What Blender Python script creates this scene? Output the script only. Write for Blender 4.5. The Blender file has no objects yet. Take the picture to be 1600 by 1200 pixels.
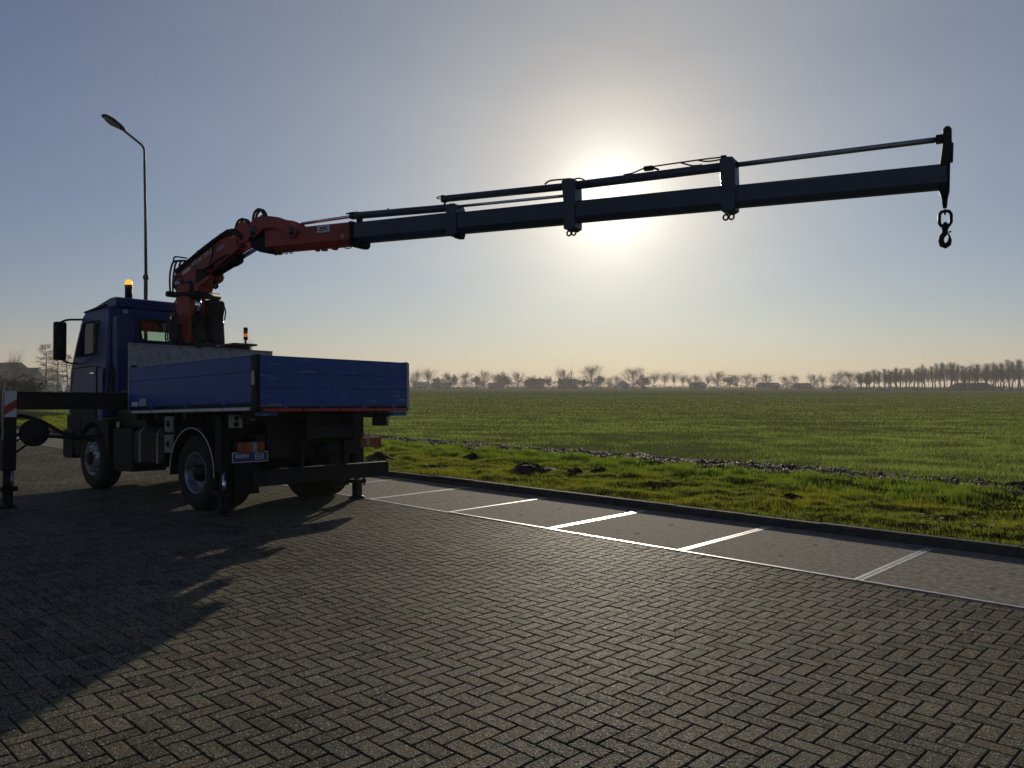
import bpy, bmesh, math, random
import numpy as np
from mathutils import Matrix, Vector, noise as mnoise
R = math.radians
sc = bpy.context.scene
col = sc.collection
random.seed(7); rng = np.random.default_rng(7)

# ------------------------------------------------------------------ camera, sky, sun, exposure
CAM_H = 1.7
cam = bpy.data.cameras.new('camera'); camo = bpy.data.objects.new('camera', cam); col.objects.link(camo)
camo.location = (0, 0, CAM_H); camo.rotation_euler = (R(90.18), 0, 0)
cam.sensor_width = 36; cam.lens = 36 * 1255 / 1600; cam.clip_end = 9000; cam.clip_start = .05
sc.camera = camo
SUN_AZ, SUN_EL = R(7.0), R(13.1)               # azimuth to the right of the view axis (+Y)
sun_dir = Vector((math.sin(SUN_AZ) * math.cos(SUN_EL), math.cos(SUN_AZ) * math.cos(SUN_EL), math.sin(SUN_EL)))
sl = bpy.data.lights.new('sun', 'SUN'); so = bpy.data.objects.new('sun', sl); col.objects.link(so)
sl.energy = 4.0; sl.angle = R(0.6); sl.color = (1.0, .88, .70)
so.rotation_euler = (-sun_dir).to_track_quat('-Z', 'Y').to_euler(); so.location = (0, 0, 60)

w = bpy.data.worlds.new('World'); sc.world = w; w.use_nodes = True
nt = w.node_tree; nt.nodes.clear()
def wn(t, **k):
    n = nt.nodes.new(t)
    for a, b in k.items(): setattr(n, a, b)
    return n
sky = wn('ShaderNodeTexSky', sky_type='NISHITA', sun_disc=False)
sky.sun_elevation = SUN_EL; sky.sun_rotation = SUN_AZ
sky.air_density = 1.0; sky.dust_density = 0; sky.ozone_density = 3.0; sky.altitude = 0
bg = wn('ShaderNodeBackground'); bg.inputs[1].default_value = .054
# the hazy aureole round the veiled sun: forward scattering, falls off with the angle from the sun
tc = wn('ShaderNodeTexCoord')
dot = wn('ShaderNodeVectorMath', operation='DOT_PRODUCT'); dot.inputs[1].default_value = sun_dir
nrm = wn('ShaderNodeVectorMath', operation='NORMALIZE')
nt.links.new(tc.outputs['Generated'], nrm.inputs[0]); nt.links.new(nrm.outputs[0], dot.inputs[0])
ac = wn('ShaderNodeMath', operation='ARCCOSINE'); nt.links.new(dot.outputs['Value'], ac.inputs[0])
def lobe(width, gain, colr):
    d = wn('ShaderNodeMath', operation='DIVIDE'); nt.links.new(ac.outputs[0], d.inputs[0]); d.inputs[1].default_value = -R(width)
    e = wn('ShaderNodeMath', operation='EXPONENT'); nt.links.new(d.outputs[0], e.inputs[0])
    m = wn('ShaderNodeVectorMath', operation='SCALE'); m.inputs[0].default_value = colr; nt.links.new(e.outputs[0], m.inputs['Scale'])
    s = wn('ShaderNodeVectorMath', operation='SCALE'); nt.links.new(m.outputs[0], s.inputs[0]); s.inputs['Scale'].default_value = gain
    return s
def plus(a, b):
    n = wn('ShaderNodeVectorMath', operation='ADD'); nt.links.new(a.outputs[0], n.inputs[0]); nt.links.new(b.outputs[0], n.inputs[1]); return n
ad = plus(plus(lobe(2.2, 1, (1.0, 1.3, 1.3)), lobe(6.0, 1, (.50, .22, .05))), plus(lobe(18.0, 1, (.47, .45, .17)), lobe(40.0, 1, (.0, .0, .08))))
cn = wn('ShaderNodeTexNoise'); cn.inputs['Scale'].default_value = 2.2; cn.inputs['Detail'].default_value = 5; cm_ = wn('ShaderNodeMapping'); cm_.inputs['Scale'].default_value = (1, 1, 4); nt.links.new(nrm.outputs[0], cm_.inputs[0]); nt.links.new(cm_.outputs[0], cn.inputs['Vector'])
cr0 = wn('ShaderNodeMapRange'); cr0.inputs[1].default_value = .3; cr0.inputs[2].default_value = .7; cr0.inputs[3].default_value = .90; cr0.inputs[4].default_value = 1.10; nt.links.new(cn.outputs['Fac'], cr0.inputs[0])   # thin uneven veil of high haze
veil = wn('ShaderNodeVectorMath', operation='SCALE'); nt.links.new(ad.outputs[0], veil.inputs[0]); nt.links.new(cr0.outputs[0], veil.inputs['Scale']); ad = veil
warm = wn('ShaderNodeVectorMath', operation='MULTIPLY'); warm.inputs[1].default_value = (1.10, .895, .95); nt.links.new(sky.outputs[0], warm.inputs[0])
bg2 = wn('ShaderNodeBackground'); nt.links.new(ad.outputs[0], bg2.inputs[0]); bg2.inputs[1].default_value = 1
nt.links.new(warm.outputs[0], bg.inputs[0])
ads = wn('ShaderNodeAddShader'); nt.links.new(bg.outputs[0], ads.inputs[0]); nt.links.new(bg2.outputs[0], ads.inputs[1])
out = wn('ShaderNodeOutputWorld'); nt.links.new(ads.outputs[0], out.inputs[0])

sc.view_settings.view_transform = 'Standard'; sc.view_settings.look = 'None'
sc.view_settings.exposure = 0; sc.view_settings.gamma = 1; sc.view_settings.use_curve_mapping = False
try: sc.cycles.use_denoising = True; sc.cycles.volume_bounces = 0; sc.cycles.max_bounces = 8
except Exception: pass

# ------------------------------------------------------------------ materials
def mat(name, base, rough=.6, metal=0, spec=.5, noise=None, bump=None, dirt=None, emit=None, coat=0, coordobj=True):
    """noise=(scale, amount) value variation; bump=(scale, strength, distance); dirt=(scale, colour, threshold, softness)"""
    m = bpy.data.materials.new(name); m.use_nodes = True
    t = m.node_tree; p = t.nodes['Principled BSDF']
    p.inputs['Base Color'].default_value = (*base, 1); p.inputs['Roughness'].default_value = rough
    p.inputs['Metallic'].default_value = metal; p.inputs['Specular IOR Level'].default_value = spec
    p.inputs['Coat Weight'].default_value = coat
    N = t.nodes.new; L = t.links.new
    co = N('ShaderNodeTexCoord'); src = co.outputs['Object']
    cur = None
    if noise:
        n = N('ShaderNodeTexNoise'); n.inputs['Scale'].default_value = noise[0]; n.inputs['Detail'].default_value = 6; n.inputs['Roughness'].default_value = .65
        L(src, n.inputs['Vector'])
        mr = N('ShaderNodeMapRange'); mr.inputs[1].default_value = .25; mr.inputs[2].default_value = .75
        mr.inputs[3].default_value = 1 - noise[1]; mr.inputs[4].default_value = 1 + noise[1]; L(n.outputs['Fac'], mr.inputs[0])
        mx = N('ShaderNodeVectorMath'); mx.operation = 'SCALE'; mx.inputs[0].default_value = base; L(mr.outputs[0], mx.inputs['Scale'])
        cur = mx.outputs[0]
        rr = N('ShaderNodeMapRange'); rr.inputs[3].default_value = max(.02, rough - .12); rr.inputs[4].default_value = min(1, rough + .12); L(n.outputs['Fac'], rr.inputs[0]); L(rr.outputs[0], p.inputs['Roughness'])
    if dirt:
        n2 = N('ShaderNodeTexNoise'); n2.inputs['Scale'].default_value = dirt[0]; n2.inputs['Detail'].default_value = 8; n2.inputs['Roughness'].default_value = .7
        mp = N('ShaderNodeMapping'); mp.inputs['Scale'].default_value = (dirt[4] if len(dirt) > 4 else (1, 1, 1)); L(src, mp.inputs[0]); L(mp.outputs[0], n2.inputs['Vector'])
        mr2 = N('ShaderNodeMapRange'); mr2.inputs[1].default_value = dirt[2]; mr2.inputs[2].default_value = dirt[2] + dirt[3]; L(n2.outputs['Fac'], mr2.inputs[0])
        mix = N('ShaderNodeMix'); mix.data_type = 'RGBA'; L(mr2.outputs[0], mix.inputs[0])
        if cur: L(cur, mix.inputs[6])
        else: mix.inputs[6].default_value = (*base, 1)
        mix.inputs[7].default_value = (*dirt[1], 1); cur = mix.outputs[2]
    if cur: L(cur, p.inputs['Base Color'])
    if bump:
        n3 = N('ShaderNodeTexNoise'); n3.inputs['Scale'].default_value = bump[0]; n3.inputs['Detail'].default_value = 4; L(src, n3.inputs['Vector'])
        b = N('ShaderNodeBump'); b.inputs['Strength'].default_value = bump[1]; b.inputs['Distance'].default_value = bump[2]; L(n3.outputs['Fac'], b.inputs['Height']); L(b.outputs[0], p.inputs['Normal'])
    if emit: p.inputs['Emission Color'].default_value = (*emit[0], 1); p.inputs['Emission Strength'].default_value = emit[1]
    return m
M = {}
M['blue'] = mat('blue_paint', (.008, .034, .150), .32, spec=.25, noise=(3, .18), bump=(6, .12, .01), dirt=(2.2, (.014, .026, .06), .52, .2))
M['bedblue'] = mat('worn_blue_paint', (.020, .085, .30), .45, spec=.35, noise=(5, .25), bump=(9, .15, .008), dirt=(9, (.20, .22, .26), .60, .05, (.22, .22, 2.2)))
M['red'] = mat('red_crane_paint', (.36, .046, .026), .45, noise=(4, .3), bump=(12, .1, .006), dirt=(5, (.05, .03, .025), .58, .12))
M['grey'] = mat('dark_grey_boom_paint', (.040, .052, .075), .42, noise=(3, .25), bump=(10, .1, .006), dirt=(6, (.075, .08, .085), .62, .1))
M['black'] = mat('black_chassis_paint', (.008, .008, .009), .55, spec=.25, noise=(6, .4), dirt=(4, (.025, .022, .02), .58, .15))
M['plastic'] = mat('black_plastic', (.010, .010, .011), .6, spec=.2, noise=(9, .2))
M['rubber'] = mat('tyre_rubber', (.012, .012, .012), .8, noise=(14, .3), bump=(60, .3, .004), dirt=(3, (.03, .028, .025), .56, .2))
M['hose'] = mat('hydraulic_hose_rubber', (.012, .012, .013), .55)
M['galv'] = mat('galvanised_sheet', (.30, .31, .31), .5, metal=.55, noise=(40, .25), dirt=(9, (.14, .14, .13), .5, .2), bump=(45, .15, .003))
M['steel'] = mat('dull_steel', (.33, .33, .34), .4, metal=.9, noise=(15, .25))
M['mirrorglass'] = mat('mirror_glass_dark_reflection', (.05, .055, .06), .08, metal=1)  # dark colour stands in for dark surroundings mirrored in the glass
M['chrome'] = mat('polished_rod_chrome', (.75, .77, .8), .12, metal=1)
M['rim'] = mat('silver_wheel_paint', (.32, .33, .35), .38, metal=.7, noise=(9, .25), dirt=(6, (.08, .07, .06), .56, .15))
M['white'] = mat('white_film', (.72, .72, .70), .5, noise=(12, .08), dirt=(9, (.35, .33, .3), .6, .1))
M['redfilm'] = mat('red_reflective_film', (.42, .03, .02), .4, noise=(12, .2), dirt=(8, (.1, .03, .025), .55, .15))
M['redlens'] = mat('red_lamp_lens', (.22, .012, .008), .15, noise=(30, .15), coat=.5)
M['amberlens'] = mat('amber_lamp_lens', (.28, .06, .006), .15, noise=(30, .15), coat=.5)
M['clearlens'] = mat('clear_lamp_lens', (.28, .28, .27), .15, noise=(30, .1))
M['beacon'] = mat('glowing_amber_beacon', (.9, .45, .03), .2, emit=((1, .50, .04), 1.1))  # amber dome with its own emission
M['towerlit'] = mat('lit_signal_lamp', (.8, .2, .05), .2, emit=((1, .28, .08), .35))
M['signblue'] = mat('blue_sign_film', (.012, .03, .17), .4, noise=(20, .1))
M['yellow'] = mat('yellow_label', (.6, .45, .05), .5, noise=(15, .1))
M['fabric'] = mat('grey_seat_cloth', (.05, .05, .055), .9, bump=(200, .3, .002))
M['concrete'] = mat('slab_concrete', (.19, .175, .145), .9, spec=.03, noise=(16, .85), bump=(60, .9, .006), dirt=(5, (.11, .103, .088), .55, .15))
M['edge'] = mat('worn_steel_edge', (.42, .41, .39), .45, metal=.75, noise=(9, .25), bump=(20, .15, .002), dirt=(7, (.25, .2, .15), .62, .1))
M['hole'] = mat('lifting_hole_dark', (.02, .018, .016), .95)  # dark disc laid on the slab for each hole
M['kerb'] = mat('kerb_concrete', (.055, .054, .05), .9, spec=.08, noise=(5, .4), bump=(70, .5, .004), dirt=(3, (.06, .065, .04), .52, .2))
M['joint'] = mat('joint_sand', (.018, .017, .013), .95, spec=0, noise=(60, .3))
M['soil'] = mat('dark_soil', (.024, .018, .013), .9, spec=.08, noise=(9, .4), bump=(30, .9, .03))
M['clod'] = mat('damp_soil_clod', (.035, .028, .021), .6, spec=.25, noise=(30, .4), bump=(60, .6, .006))
M['bark'] = mat('winter_bark', (.04, .036, .032), .9, noise=(4, .3))
M['twig'] = mat('winter_twigs', (.042, .038, .035), .9)
M['pine'] = mat('evergreen_needles', (.028, .042, .02), .8, noise=(2, .4))
M['hedge'] = mat('hedge_leaves', (.045, .05, .025), .7, noise=(2, .5))
M['brickwall'] = mat('house_brick', (.19, .10, .07), .85, noise=(3, .2))
M['render'] = mat('pale_house_wall', (.5, .48, .44), .85, noise=(2, .12))
M['rooftile'] = mat('dark_roof_tile', (.075, .06, .055), .7, noise=(2, .25))
M['redtile'] = mat('red_roof_tile', (.26, .09, .055), .75, noise=(2, .25))
M['sheet'] = mat('grey_roof_sheet', (.20, .21, .22), .45, noise=(1, .15))
M['whitepaint'] = mat('white_paint', (.8, .8, .78), .35, noise=(5, .05))
M['crow'] = mat('crow_feathers', (.012, .012, .014), .5)
M['polegrey'] = mat('galvanised_pole', (.10, .105, .11), .6, metal=.2, spec=.3, noise=(3, .15))

def glass(name, tint, tr):
    m = bpy.data.materials.new(name); m.use_nodes = True; t = m.node_tree; t.nodes.clear(); N = t.nodes.new
    o = N('ShaderNodeOutputMaterial'); g = N('ShaderNodeBsdfGlossy'); g.inputs['Roughness'].default_value = .03
    tp = N('ShaderNodeBsdfTransparent'); tp.inputs[0].default_value = (*tint, 1)
    fr = N('ShaderNodeFresnel'); fr.inputs[0].default_value = 1.5
    mx = N('ShaderNodeMixShader'); t.links.new(fr.outputs[0], mx.inputs[0]); t.links.new(tp.outputs[0], mx.inputs[1]); t.links.new(g.outputs[0], mx.inputs[2])
    t.links.new(mx.outputs[0], o.inputs[0]); return m
M['glass'] = glass('tinted_cab_glass', (.80, .88, .83), .8)
M['dirtyglass'] = glass('house_glass', (.1, .12, .13), .2)

def paver_mat():
    m = bpy.data.materials.new('concrete_paver'); m.use_nodes = True; t = m.node_tree; p = t.nodes['Principled BSDF']; N = t.nodes.new; L = t.links.new
    geo = N('ShaderNodeNewGeometry'); at = N('ShaderNodeAttribute'); at.attribute_name = 'rnd'; oi = N('ShaderNodeObjectInfo')
    ad = N('ShaderNodeMath'); ad.operation = 'ADD'; L(at.outputs['Fac'], ad.inputs[0]); L(oi.outputs['Random'], ad.inputs[1])
    fr = N('ShaderNodeMath'); fr.operation = 'FRACT'; L(ad.outputs[0], fr.inputs[0])
    cr = N('ShaderNodeValToRGB'); e = cr.color_ramp.elements
    e[0].position = 0; e[0].color = (0.0696, 0.0668, 0.0483, 1); e[1].position = 1; e[1].color = (0.1462, 0.1308, 0.0892, 1)
    for pos, c in ((.3, (0.1086, 0.1002, 0.0676)), (.62, (0.1325, 0.1208, 0.0844)), (.80, (0.1208, 0.1091, 0.0777)), (.88, (0.1392, 0.1086, 0.0724)), (.95, (0.1091, 0.1052, 0.0798))):
        x = e.new(pos); x.color = (*c, 1)
    L(fr.outputs[0], cr.inputs[0])
    n1 = N('ShaderNodeTexNoise'); n1.inputs['Scale'].default_value = 120; n1.inputs['Detail'].default_value = 2; L(geo.outputs['Position'], n1.inputs['Vector'])
    n2 = N('ShaderNodeTexNoise'); n2.inputs['Scale'].default_value = .55; n2.inputs['Detail'].default_value = 5; L(geo.outputs['Position'], n2.inputs['Vector'])
    v = N('ShaderNodeTexVoronoi'); v.inputs['Scale'].default_value = 130; L(geo.outputs['Position'], v.inputs['Vector'])
    m1 = N('ShaderNodeMapRange'); m1.inputs[1].default_value = .3; m1.inputs[2].default_value = .72; m1.inputs[3].default_value = .12; m1.inputs[4].default_value = 2.0; L(n1.outputs['Fac'], m1.inputs[0])
    m2 = N('ShaderNodeMapRange'); m2.inputs[1].default_value = .3; m2.inputs[2].default_value = .7; m2.inputs[3].default_value = .72; m2.inputs[4].default_value = 1.22; L(n2.outputs['Fac'], m2.inputs[0])
    mm = N('ShaderNodeMath'); mm.operation = 'MULTIPLY'; L(m1.outputs[0], mm.inputs[0]); L(m2.outputs[0], mm.inputs[1])
    sm = N('ShaderNodeVectorMath'); sm.operation = 'SCALE'; L(cr.outputs[0], sm.inputs[0]); L(mm.outputs[0], sm.inputs['Scale'])
    vg = N('ShaderNodeSeparateColor'); L(v.outputs['Color'], vg.inputs[0])
    gm = N('ShaderNodeMapRange'); gm.inputs[1].default_value = .94; gm.inputs[2].default_value = .945; gm.inputs[3].default_value = 0; gm.inputs[4].default_value = .8; L(vg.outputs[1], gm.inputs[0])
    gx = N('ShaderNodeMix'); gx.data_type = 'RGBA'; L(gm.outputs[0], gx.inputs[0]); L(sm.outputs[0], gx.inputs[6]); gx.inputs[7].default_value = (.42, .40, .36, 1)   # grains painted pale to stand for sun glints
    L(gx.outputs[2], p.inputs['Base Color'])
    vr = N('ShaderNodeMapRange'); vr.inputs[1].default_value = 0; vr.inputs[2].default_value = 1; vr.inputs[3].default_value = .42; vr.inputs[4].default_value = .95; L(v.outputs['Color'], vr.inputs[0]); L(vr.outputs[0], p.inputs['Roughness'])
    p.inputs['Specular IOR Level'].default_value = .012
    b = N('ShaderNodeBump'); b.inputs['Strength'].default_value = 1.0; b.inputs['Distance'].default_value = .006; L(n1.outputs['Fac'], b.inputs['Height']); L(b.outputs[0], p.inputs['Normal'])
    return m
M['paver'] = paver_mat()

def grass_mat(name, trans=.5):
    m = bpy.data.materials.new(name); m.use_nodes = True; t = m.node_tree; t.nodes.clear(); N = t.nodes.new; L = t.links.new
    o = N('ShaderNodeOutputMaterial'); at = N('ShaderNodeAttribute'); at.attribute_name = 'tint'
    d = N('ShaderNodeBsdfDiffuse'); tr = N('ShaderNodeBsdfTranslucent'); g = N('ShaderNodeBsdfGlossy'); g.inputs['Roughness'].default_value = .35
    L(at.outputs['Color'], d.inputs[0])
    sc_ = N('ShaderNodeVectorMath'); sc_.operation = 'MULTIPLY'; sc_.inputs[1].default_value = (1.3, 1.35, .95); L(at.outputs['Color'], sc_.inputs[0]); L(sc_.outputs[0], tr.inputs[0])
    mx = N('ShaderNodeMixShader'); mx.inputs[0].default_value = trans; L(d.outputs[0], mx.inputs[1]); L(tr.outputs[0], mx.inputs[2])
    mg = N('ShaderNodeMixShader'); mg.inputs[0].default_value = .0; L(mx.outputs[0], mg.inputs[1]); L(g.outputs[0], mg.inputs[2]); g.inputs[0].default_value = (.8, .8, .7, 1)
    L(mg.outputs[0], o.inputs[0]); return m
M['grass'] = grass_mat('grass_blades', .55)

def turf_mat(name, c1, c2, c3, sc1, sc2):
    m = bpy.data.materials.new(name); m.use_nodes = True; t = m.node_tree; p = t.nodes['Principled BSDF']; N = t.nodes.new; L = t.links.new
    geo = N('ShaderNodeNewGeometry')
    n1 = N('ShaderNodeTexNoise'); n1.inputs['Scale'].default_value = sc1; n1.inputs['Detail'].default_value = 8; n1.inputs['Roughness'].default_value = .7; L(geo.outputs['Position'], n1.inputs['Vector'])
    n2 = N('ShaderNodeTexNoise'); n2.inputs['Scale'].default_value = sc2; n2.inputs['Detail'].default_value = 5; L(geo.outputs['Position'], n2.inputs['Vector'])
    cr = N('ShaderNodeValToRGB'); e = cr.color_ramp.elements; e[0].position = .32; e[0].color = (*c1, 1); e[1].position = .68; e[1].color = (*c2, 1); L(n1.outputs['Fac'], cr.inputs[0])
    mr = N('ShaderNodeMapRange'); mr.inputs[1].default_value = .42; mr.inputs[2].default_value = .62; L(n2.outputs['Fac'], mr.inputs[0])
    mx = N('ShaderNodeMix'); mx.data_type = 'RGBA'; L(mr.outputs[0], mx.inputs[0]); L(cr.outputs[0], mx.inputs[6]); mx.inputs[7].default_value = (*c3, 1)
    L(mx.outputs[2], p.inputs['Base Color']); p.inputs['Roughness'].default_value = .85; p.inputs['Specular IOR Level'].default_value = 0
    b = N('ShaderNodeBump'); b.inputs['Strength'].default_value = .9; b.inputs['Distance'].default_value = .05; L(n1.outputs['Fac'], b.inputs['Height']); L(b.outputs[0], p.inputs['Normal'])
    return m
M['turf'] = turf_mat('mossy_turf', (.022, .028, .008), (.055, .068, .014), (.035, .030, .014), 9, 1.1)
M['fieldturf'] = turf_mat('field_turf', (.075, .10, .028), (.14, .165, .050), (.11, .13, .042), 5, .09)
M['haze'] = None

# ------------------------------------------------------------------ mesh helpers
class MB:
    def __init__(s): s.v = []; s.f = []; s.sm = set()
    def add(s, vs, fs, smooth=False):
        o = len(s.v); s.v += [tuple(p) for p in vs]
        for f in fs:
            if smooth: s.sm.add(len(s.f))
            s.f.append([i + o for i in f])
        return s
    def box(s, x0, x1, y0, y1, z0, z1, ch=0.0):
        x0, x1 = min(x0, x1), max(x0, x1); y0, y1 = min(y0, y1), max(y0, y1)
        if ch <= 0:
            return s.add([(x, y, z) for z in (z0, z1) for y in (y0, y1) for x in (x0, x1)],
                         [(0, 2, 3, 1), (4, 5, 7, 6), (0, 1, 5, 4), (2, 6, 7, 3), (0, 4, 6, 2), (1, 3, 7, 5)])
        bm = bmesh.new(); bmesh.ops.create_cube(bm, size=1)
        for v in bm.verts: v.co = Vector(((x0 + x1) / 2 + v.co.x * (x1 - x0), (y0 + y1) / 2 + v.co.y * (y1 - y0), (z0 + z1) / 2 + v.co.z * (z1 - z0)))
        bmesh.ops.bevel(bm, geom=bm.edges[:], offset=ch, segments=2, affect='EDGES', profile=.6)
        return s.addbm(bm)
    def addbm(s, bm, smooth=False):
        bm.verts.index_update(); s.add([v.co[:] for v in bm.verts], [[v.index for v in f.verts] for f in bm.faces], smooth); bm.free(); return s
    def prism(s, pts, axis, a0, a1, ch=0.0, seg=2):
        """pts: outline in the two other axes (in x,y,z order), extruded along axis from a0 to a1"""
        def mk(p, a):
            if axis == 'y': return (p[0], a, p[1])
            if axis == 'x': return (a, p[0], p[1])
            return (p[0], p[1], a)
        bm = bmesh.new(); A = [bm.verts.new(mk(p, a0)) for p in pts]; B = [bm.verts.new(mk(p, a1)) for p in pts]
        n = len(pts); bm.faces.new(A); bm.faces.new(B[::-1])
        for i in range(n): bm.faces.new((A[i], B[i], B[(i + 1) % n], A[(i + 1) % n]))
        bmesh.ops.recalc_face_normals(bm, faces=bm.faces[:])
        if ch > 0: bmesh.ops.bevel(bm, geom=bm.edges[:], offset=ch, segments=seg, affect='EDGES', profile=.6)
        return s.addbm(bm)
    def tube(s, pts, r, n=8, cap=True):
        pts = [Vector(p) for p in pts]; k = len(pts)
        rs = r if isinstance(r, (list, tuple)) else [r] * k
        o = len(s.v); up = None
        for i, p in enumerate(pts):
            d = (pts[min(i + 1, k - 1)] - pts[max(i - 1, 0)]).normalized()
            if up is None: up = Vector((0, 0, 1)) if abs(d.z) < .9 else Vector((1, 0, 0))
            x = d.cross(up).normalized(); y = x.cross(d).normalized(); up = y
            for j in range(n):
                a = 2 * math.pi * j / n; s.v.append(tuple(p + (x * math.cos(a) + y * math.sin(a)) * rs[i]))
        for i in range(k - 1):
            for j in range(n):
                s.sm.add(len(s.f)); s.f.append([o + i * n + j, o + i * n + (j + 1) % n, o + (i + 1) * n + (j + 1) % n, o + (i + 1) * n + j])
        if cap: s.f.append([o + j for j in range(n)][::-1]); s.f.append([o + (k - 1) * n + j for j in range(n)])
        return s
    def hose(s, pts, r, n=6, sub=6):
        P = [Vector(p) for p in pts]; Q = []
        for i in range(len(P) - 1):
            p0 = P[max(i - 1, 0)]; p1 = P[i]; p2 = P[i + 1]; p3 = P[min(i + 2, len(P) - 1)]
            for j in range(sub):
                t = j / sub
                Q.append(.5 * ((2 * p1) + (p2 - p0) * t + (2 * p0 - 5 * p1 + 4 * p2 - p3) * t * t + (3 * p1 - p0 - 3 * p2 + p3) * t ** 3))
        Q.append(P[-1]); return s.tube(Q, r, n)
    def lathe(s, prof, c, axis='y', n=32, smooth=True):
        """prof: list of (radius, offset along the axis)"""
        o = len(s.v)
        for (r, h) in prof:
            for j in range(n):
                a = 2 * math.pi * j / n; u, v_ = r * math.cos(a), r * math.sin(a)
                s.v.append((c[0] + u, c[1] + h, c[2] + v_) if axis == 'y' else ((c[0] + u, c[1] + v_, c[2] + h) if axis == 'z' else (c[0] + h, c[1] + u, c[2] + v_)))
        for i in range(len(prof) - 1):
            for j in range(n):
                if smooth: s.sm.add(len(s.f))
                s.f.append([o + i * n + j, o + i * n + (j + 1) % n, o + (i + 1) * n + (j + 1) % n, o + (i + 1) * n + j])
        return s
    def mesh(s, name):
        me = bpy.data.meshes.new(name); me.from_pydata(s.v, [], s.f); me.validate(); 
        if s.sm and len(me.polygons) == len(s.f):
            me.polygons.foreach_set('use_smooth', [i in s.sm for i in range(len(s.f))])
        bm = bmesh.new(); bm.from_mesh(me); bmesh.ops.recalc_face_normals(bm, faces=bm.faces[:]); bm.to_mesh(me); bm.free()
        return me
    def build(s, name, m, parent=None, matrix=None):
        return link(name, s.mesh(name), m, parent, matrix)
def link(name, me, m=None, parent=None, matrix=None):
    if m is not None and not me.materials: me.materials.append(m)
    o = bpy.data.objects.new(name, me); col.objects.link(o)
    if parent is not None: o.parent = parent
    if matrix is not None: o.matrix_local = matrix
    return o
def empty(name, parent=None, matrix=None):
    o = bpy.data.objects.new(name, None); col.objects.link(o); o.empty_display_size = .2
    if parent is not None: o.parent = parent
    if matrix is not None: o.matrix_local = matrix
    return o
def tag(o, label=None, cat=None, group=None, kind=None):
    if label: o['label'] = label
    if cat: o['category'] = cat
    if group: o['group'] = group
    if kind: o['kind'] = kind
    return o
def npmesh(name, V, T, m, tint=None, rnd=None):
    me = bpy.data.meshes.new(name); V = np.asarray(V, np.float32); T = np.asarray(T, np.int32); k = T.shape[1]
    me.vertices.add(len(V)); me.vertices.foreach_set('co', V.ravel())
    me.loops.add(T.size); me.loops.foreach_set('vertex_index', T.ravel())
    me.polygons.add(len(T)); me.polygons.foreach_set('loop_start', np.arange(0, T.size, k, dtype=np.int32))
    me.update(calc_edges=True); me.polygons.foreach_set('use_smooth', np.zeros(len(T), bool))
    if tint is not None:
        a = me.attributes.new('tint', 'FLOAT_COLOR', 'POINT'); c = np.ones((len(V), 4), np.float32); c[:, :3] = tint; a.data.foreach_set('color', c.ravel())
    if rnd is not None:
        a = me.attributes.new('rnd', 'FLOAT', 'FACE'); a.data.foreach_set('value', np.asarray(rnd, np.float32))
    me.materials.append(m); return me
def text_mesh(body, size, depth=.002):
    cu = bpy.data.curves.new('lettering', 'FONT'); cu.body = body; cu.size = size; cu.extrude = depth; cu.resolution_u = 3; cu.offset = size * .018
    o = bpy.data.objects.new('lettering', cu); col.objects.link(o)
    dg = bpy.context.evaluated_depsgraph_get(); me = bpy.data.meshes.new_from_object(o.evaluated_get(dg))
    bpy.data.objects.remove(o); bpy.data.curves.remove(cu); return me
def boolean(a, cutters):
    """a minus cutters, all meshes; returns a new mesh"""
    oa = bpy.data.objects.new('a', a); col.objects.link(oa); tmp = []
    for c in cutters:
        oc = bpy.data.objects.new('c', c); col.objects.link(oc); tmp.append(oc)
        md = oa.modifiers.new('b', 'BOOLEAN'); md.operation = 'DIFFERENCE'; md.object = oc; md.solver = 'EXACT'
    bpy.context.view_layer.update()
    dg = bpy.context.evaluated_depsgraph_get(); me = bpy.data.meshes.new_from_object(oa.evaluated_get(dg))
    for o in tmp + [oa]: bpy.data.objects.remove(o)
    return me
def noi(x, y, z=0.): return mnoise.noise(Vector((x, y, z)))

# ------------------------------------------------------------------ ground frame: local x = along the kerb (a), local y = across towards the field (b)
KA = math.atan2(1255, -1280)
ax_a = Vector((-math.cos(KA), -math.sin(KA), 0)); ax_b = Vector((math.sin(KA), -math.cos(KA), 0))
G = Matrix(((ax_a.x, ax_b.x, 0, 0), (ax_a.y, ax_b.y, 0, 0), (0, 0, 1, 0), (0, 0, 0, 1)))
def toW(a, b, z=0.): return ax_a * a + ax_b * b + Vector((0, 0, z))
def toG(x, y): v = Vector((x, y, 0)); return v.dot(ax_a), v.dot(ax_b)
B_EDGE, B_KERB, KERB_W, KERB_H = 7.14, 9.20, .12, .105

# ------------------------------------------------------------------ the yard: herringbone pavers, concrete slabs with steel edges, kerb
U, GAP = .104, .0085
yard = MB().box(-90, 60, -45, B_EDGE, -.25, -.022).build('paving', M['joint'], None, G); tag(yard, kind='structure', label='grey-brown herringbone block paving of the yard')
def visible(a, b, m):
    p = toW(a, b); return p.y > 3.0 and p.y < 30 and abs(p.x) < .66 * p.y + m
def brick_geo(lx, ly, ch=.004, z0=-.04):
    hx, hy = lx / 2, ly / 2
    v = [(-hx, -hy, z0), (hx, -hy, z0), (hx, hy, z0), (-hx, hy, z0), (-hx, -hy, -ch), (hx, -hy, -ch), (hx, hy, -ch), (-hx, hy, -ch),
         (-hx + ch, -hy + ch, 0), (hx - ch, -hy + ch, 0), (hx - ch, hy - ch, 0), (-hx + ch, hy - ch, 0)]
    f = [(8, 9, 10, 11)]
    for i in range(4):
        j = (i + 1) % 4; f += [(i, j, j + 4, i + 4), (i + 4, j + 4, j + 8, i + 8)]
    return np.array(v, np.float32), np.array(f, np.int32)
bv, bf = brick_geo(2 * U - GAP, U - GAP)
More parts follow.
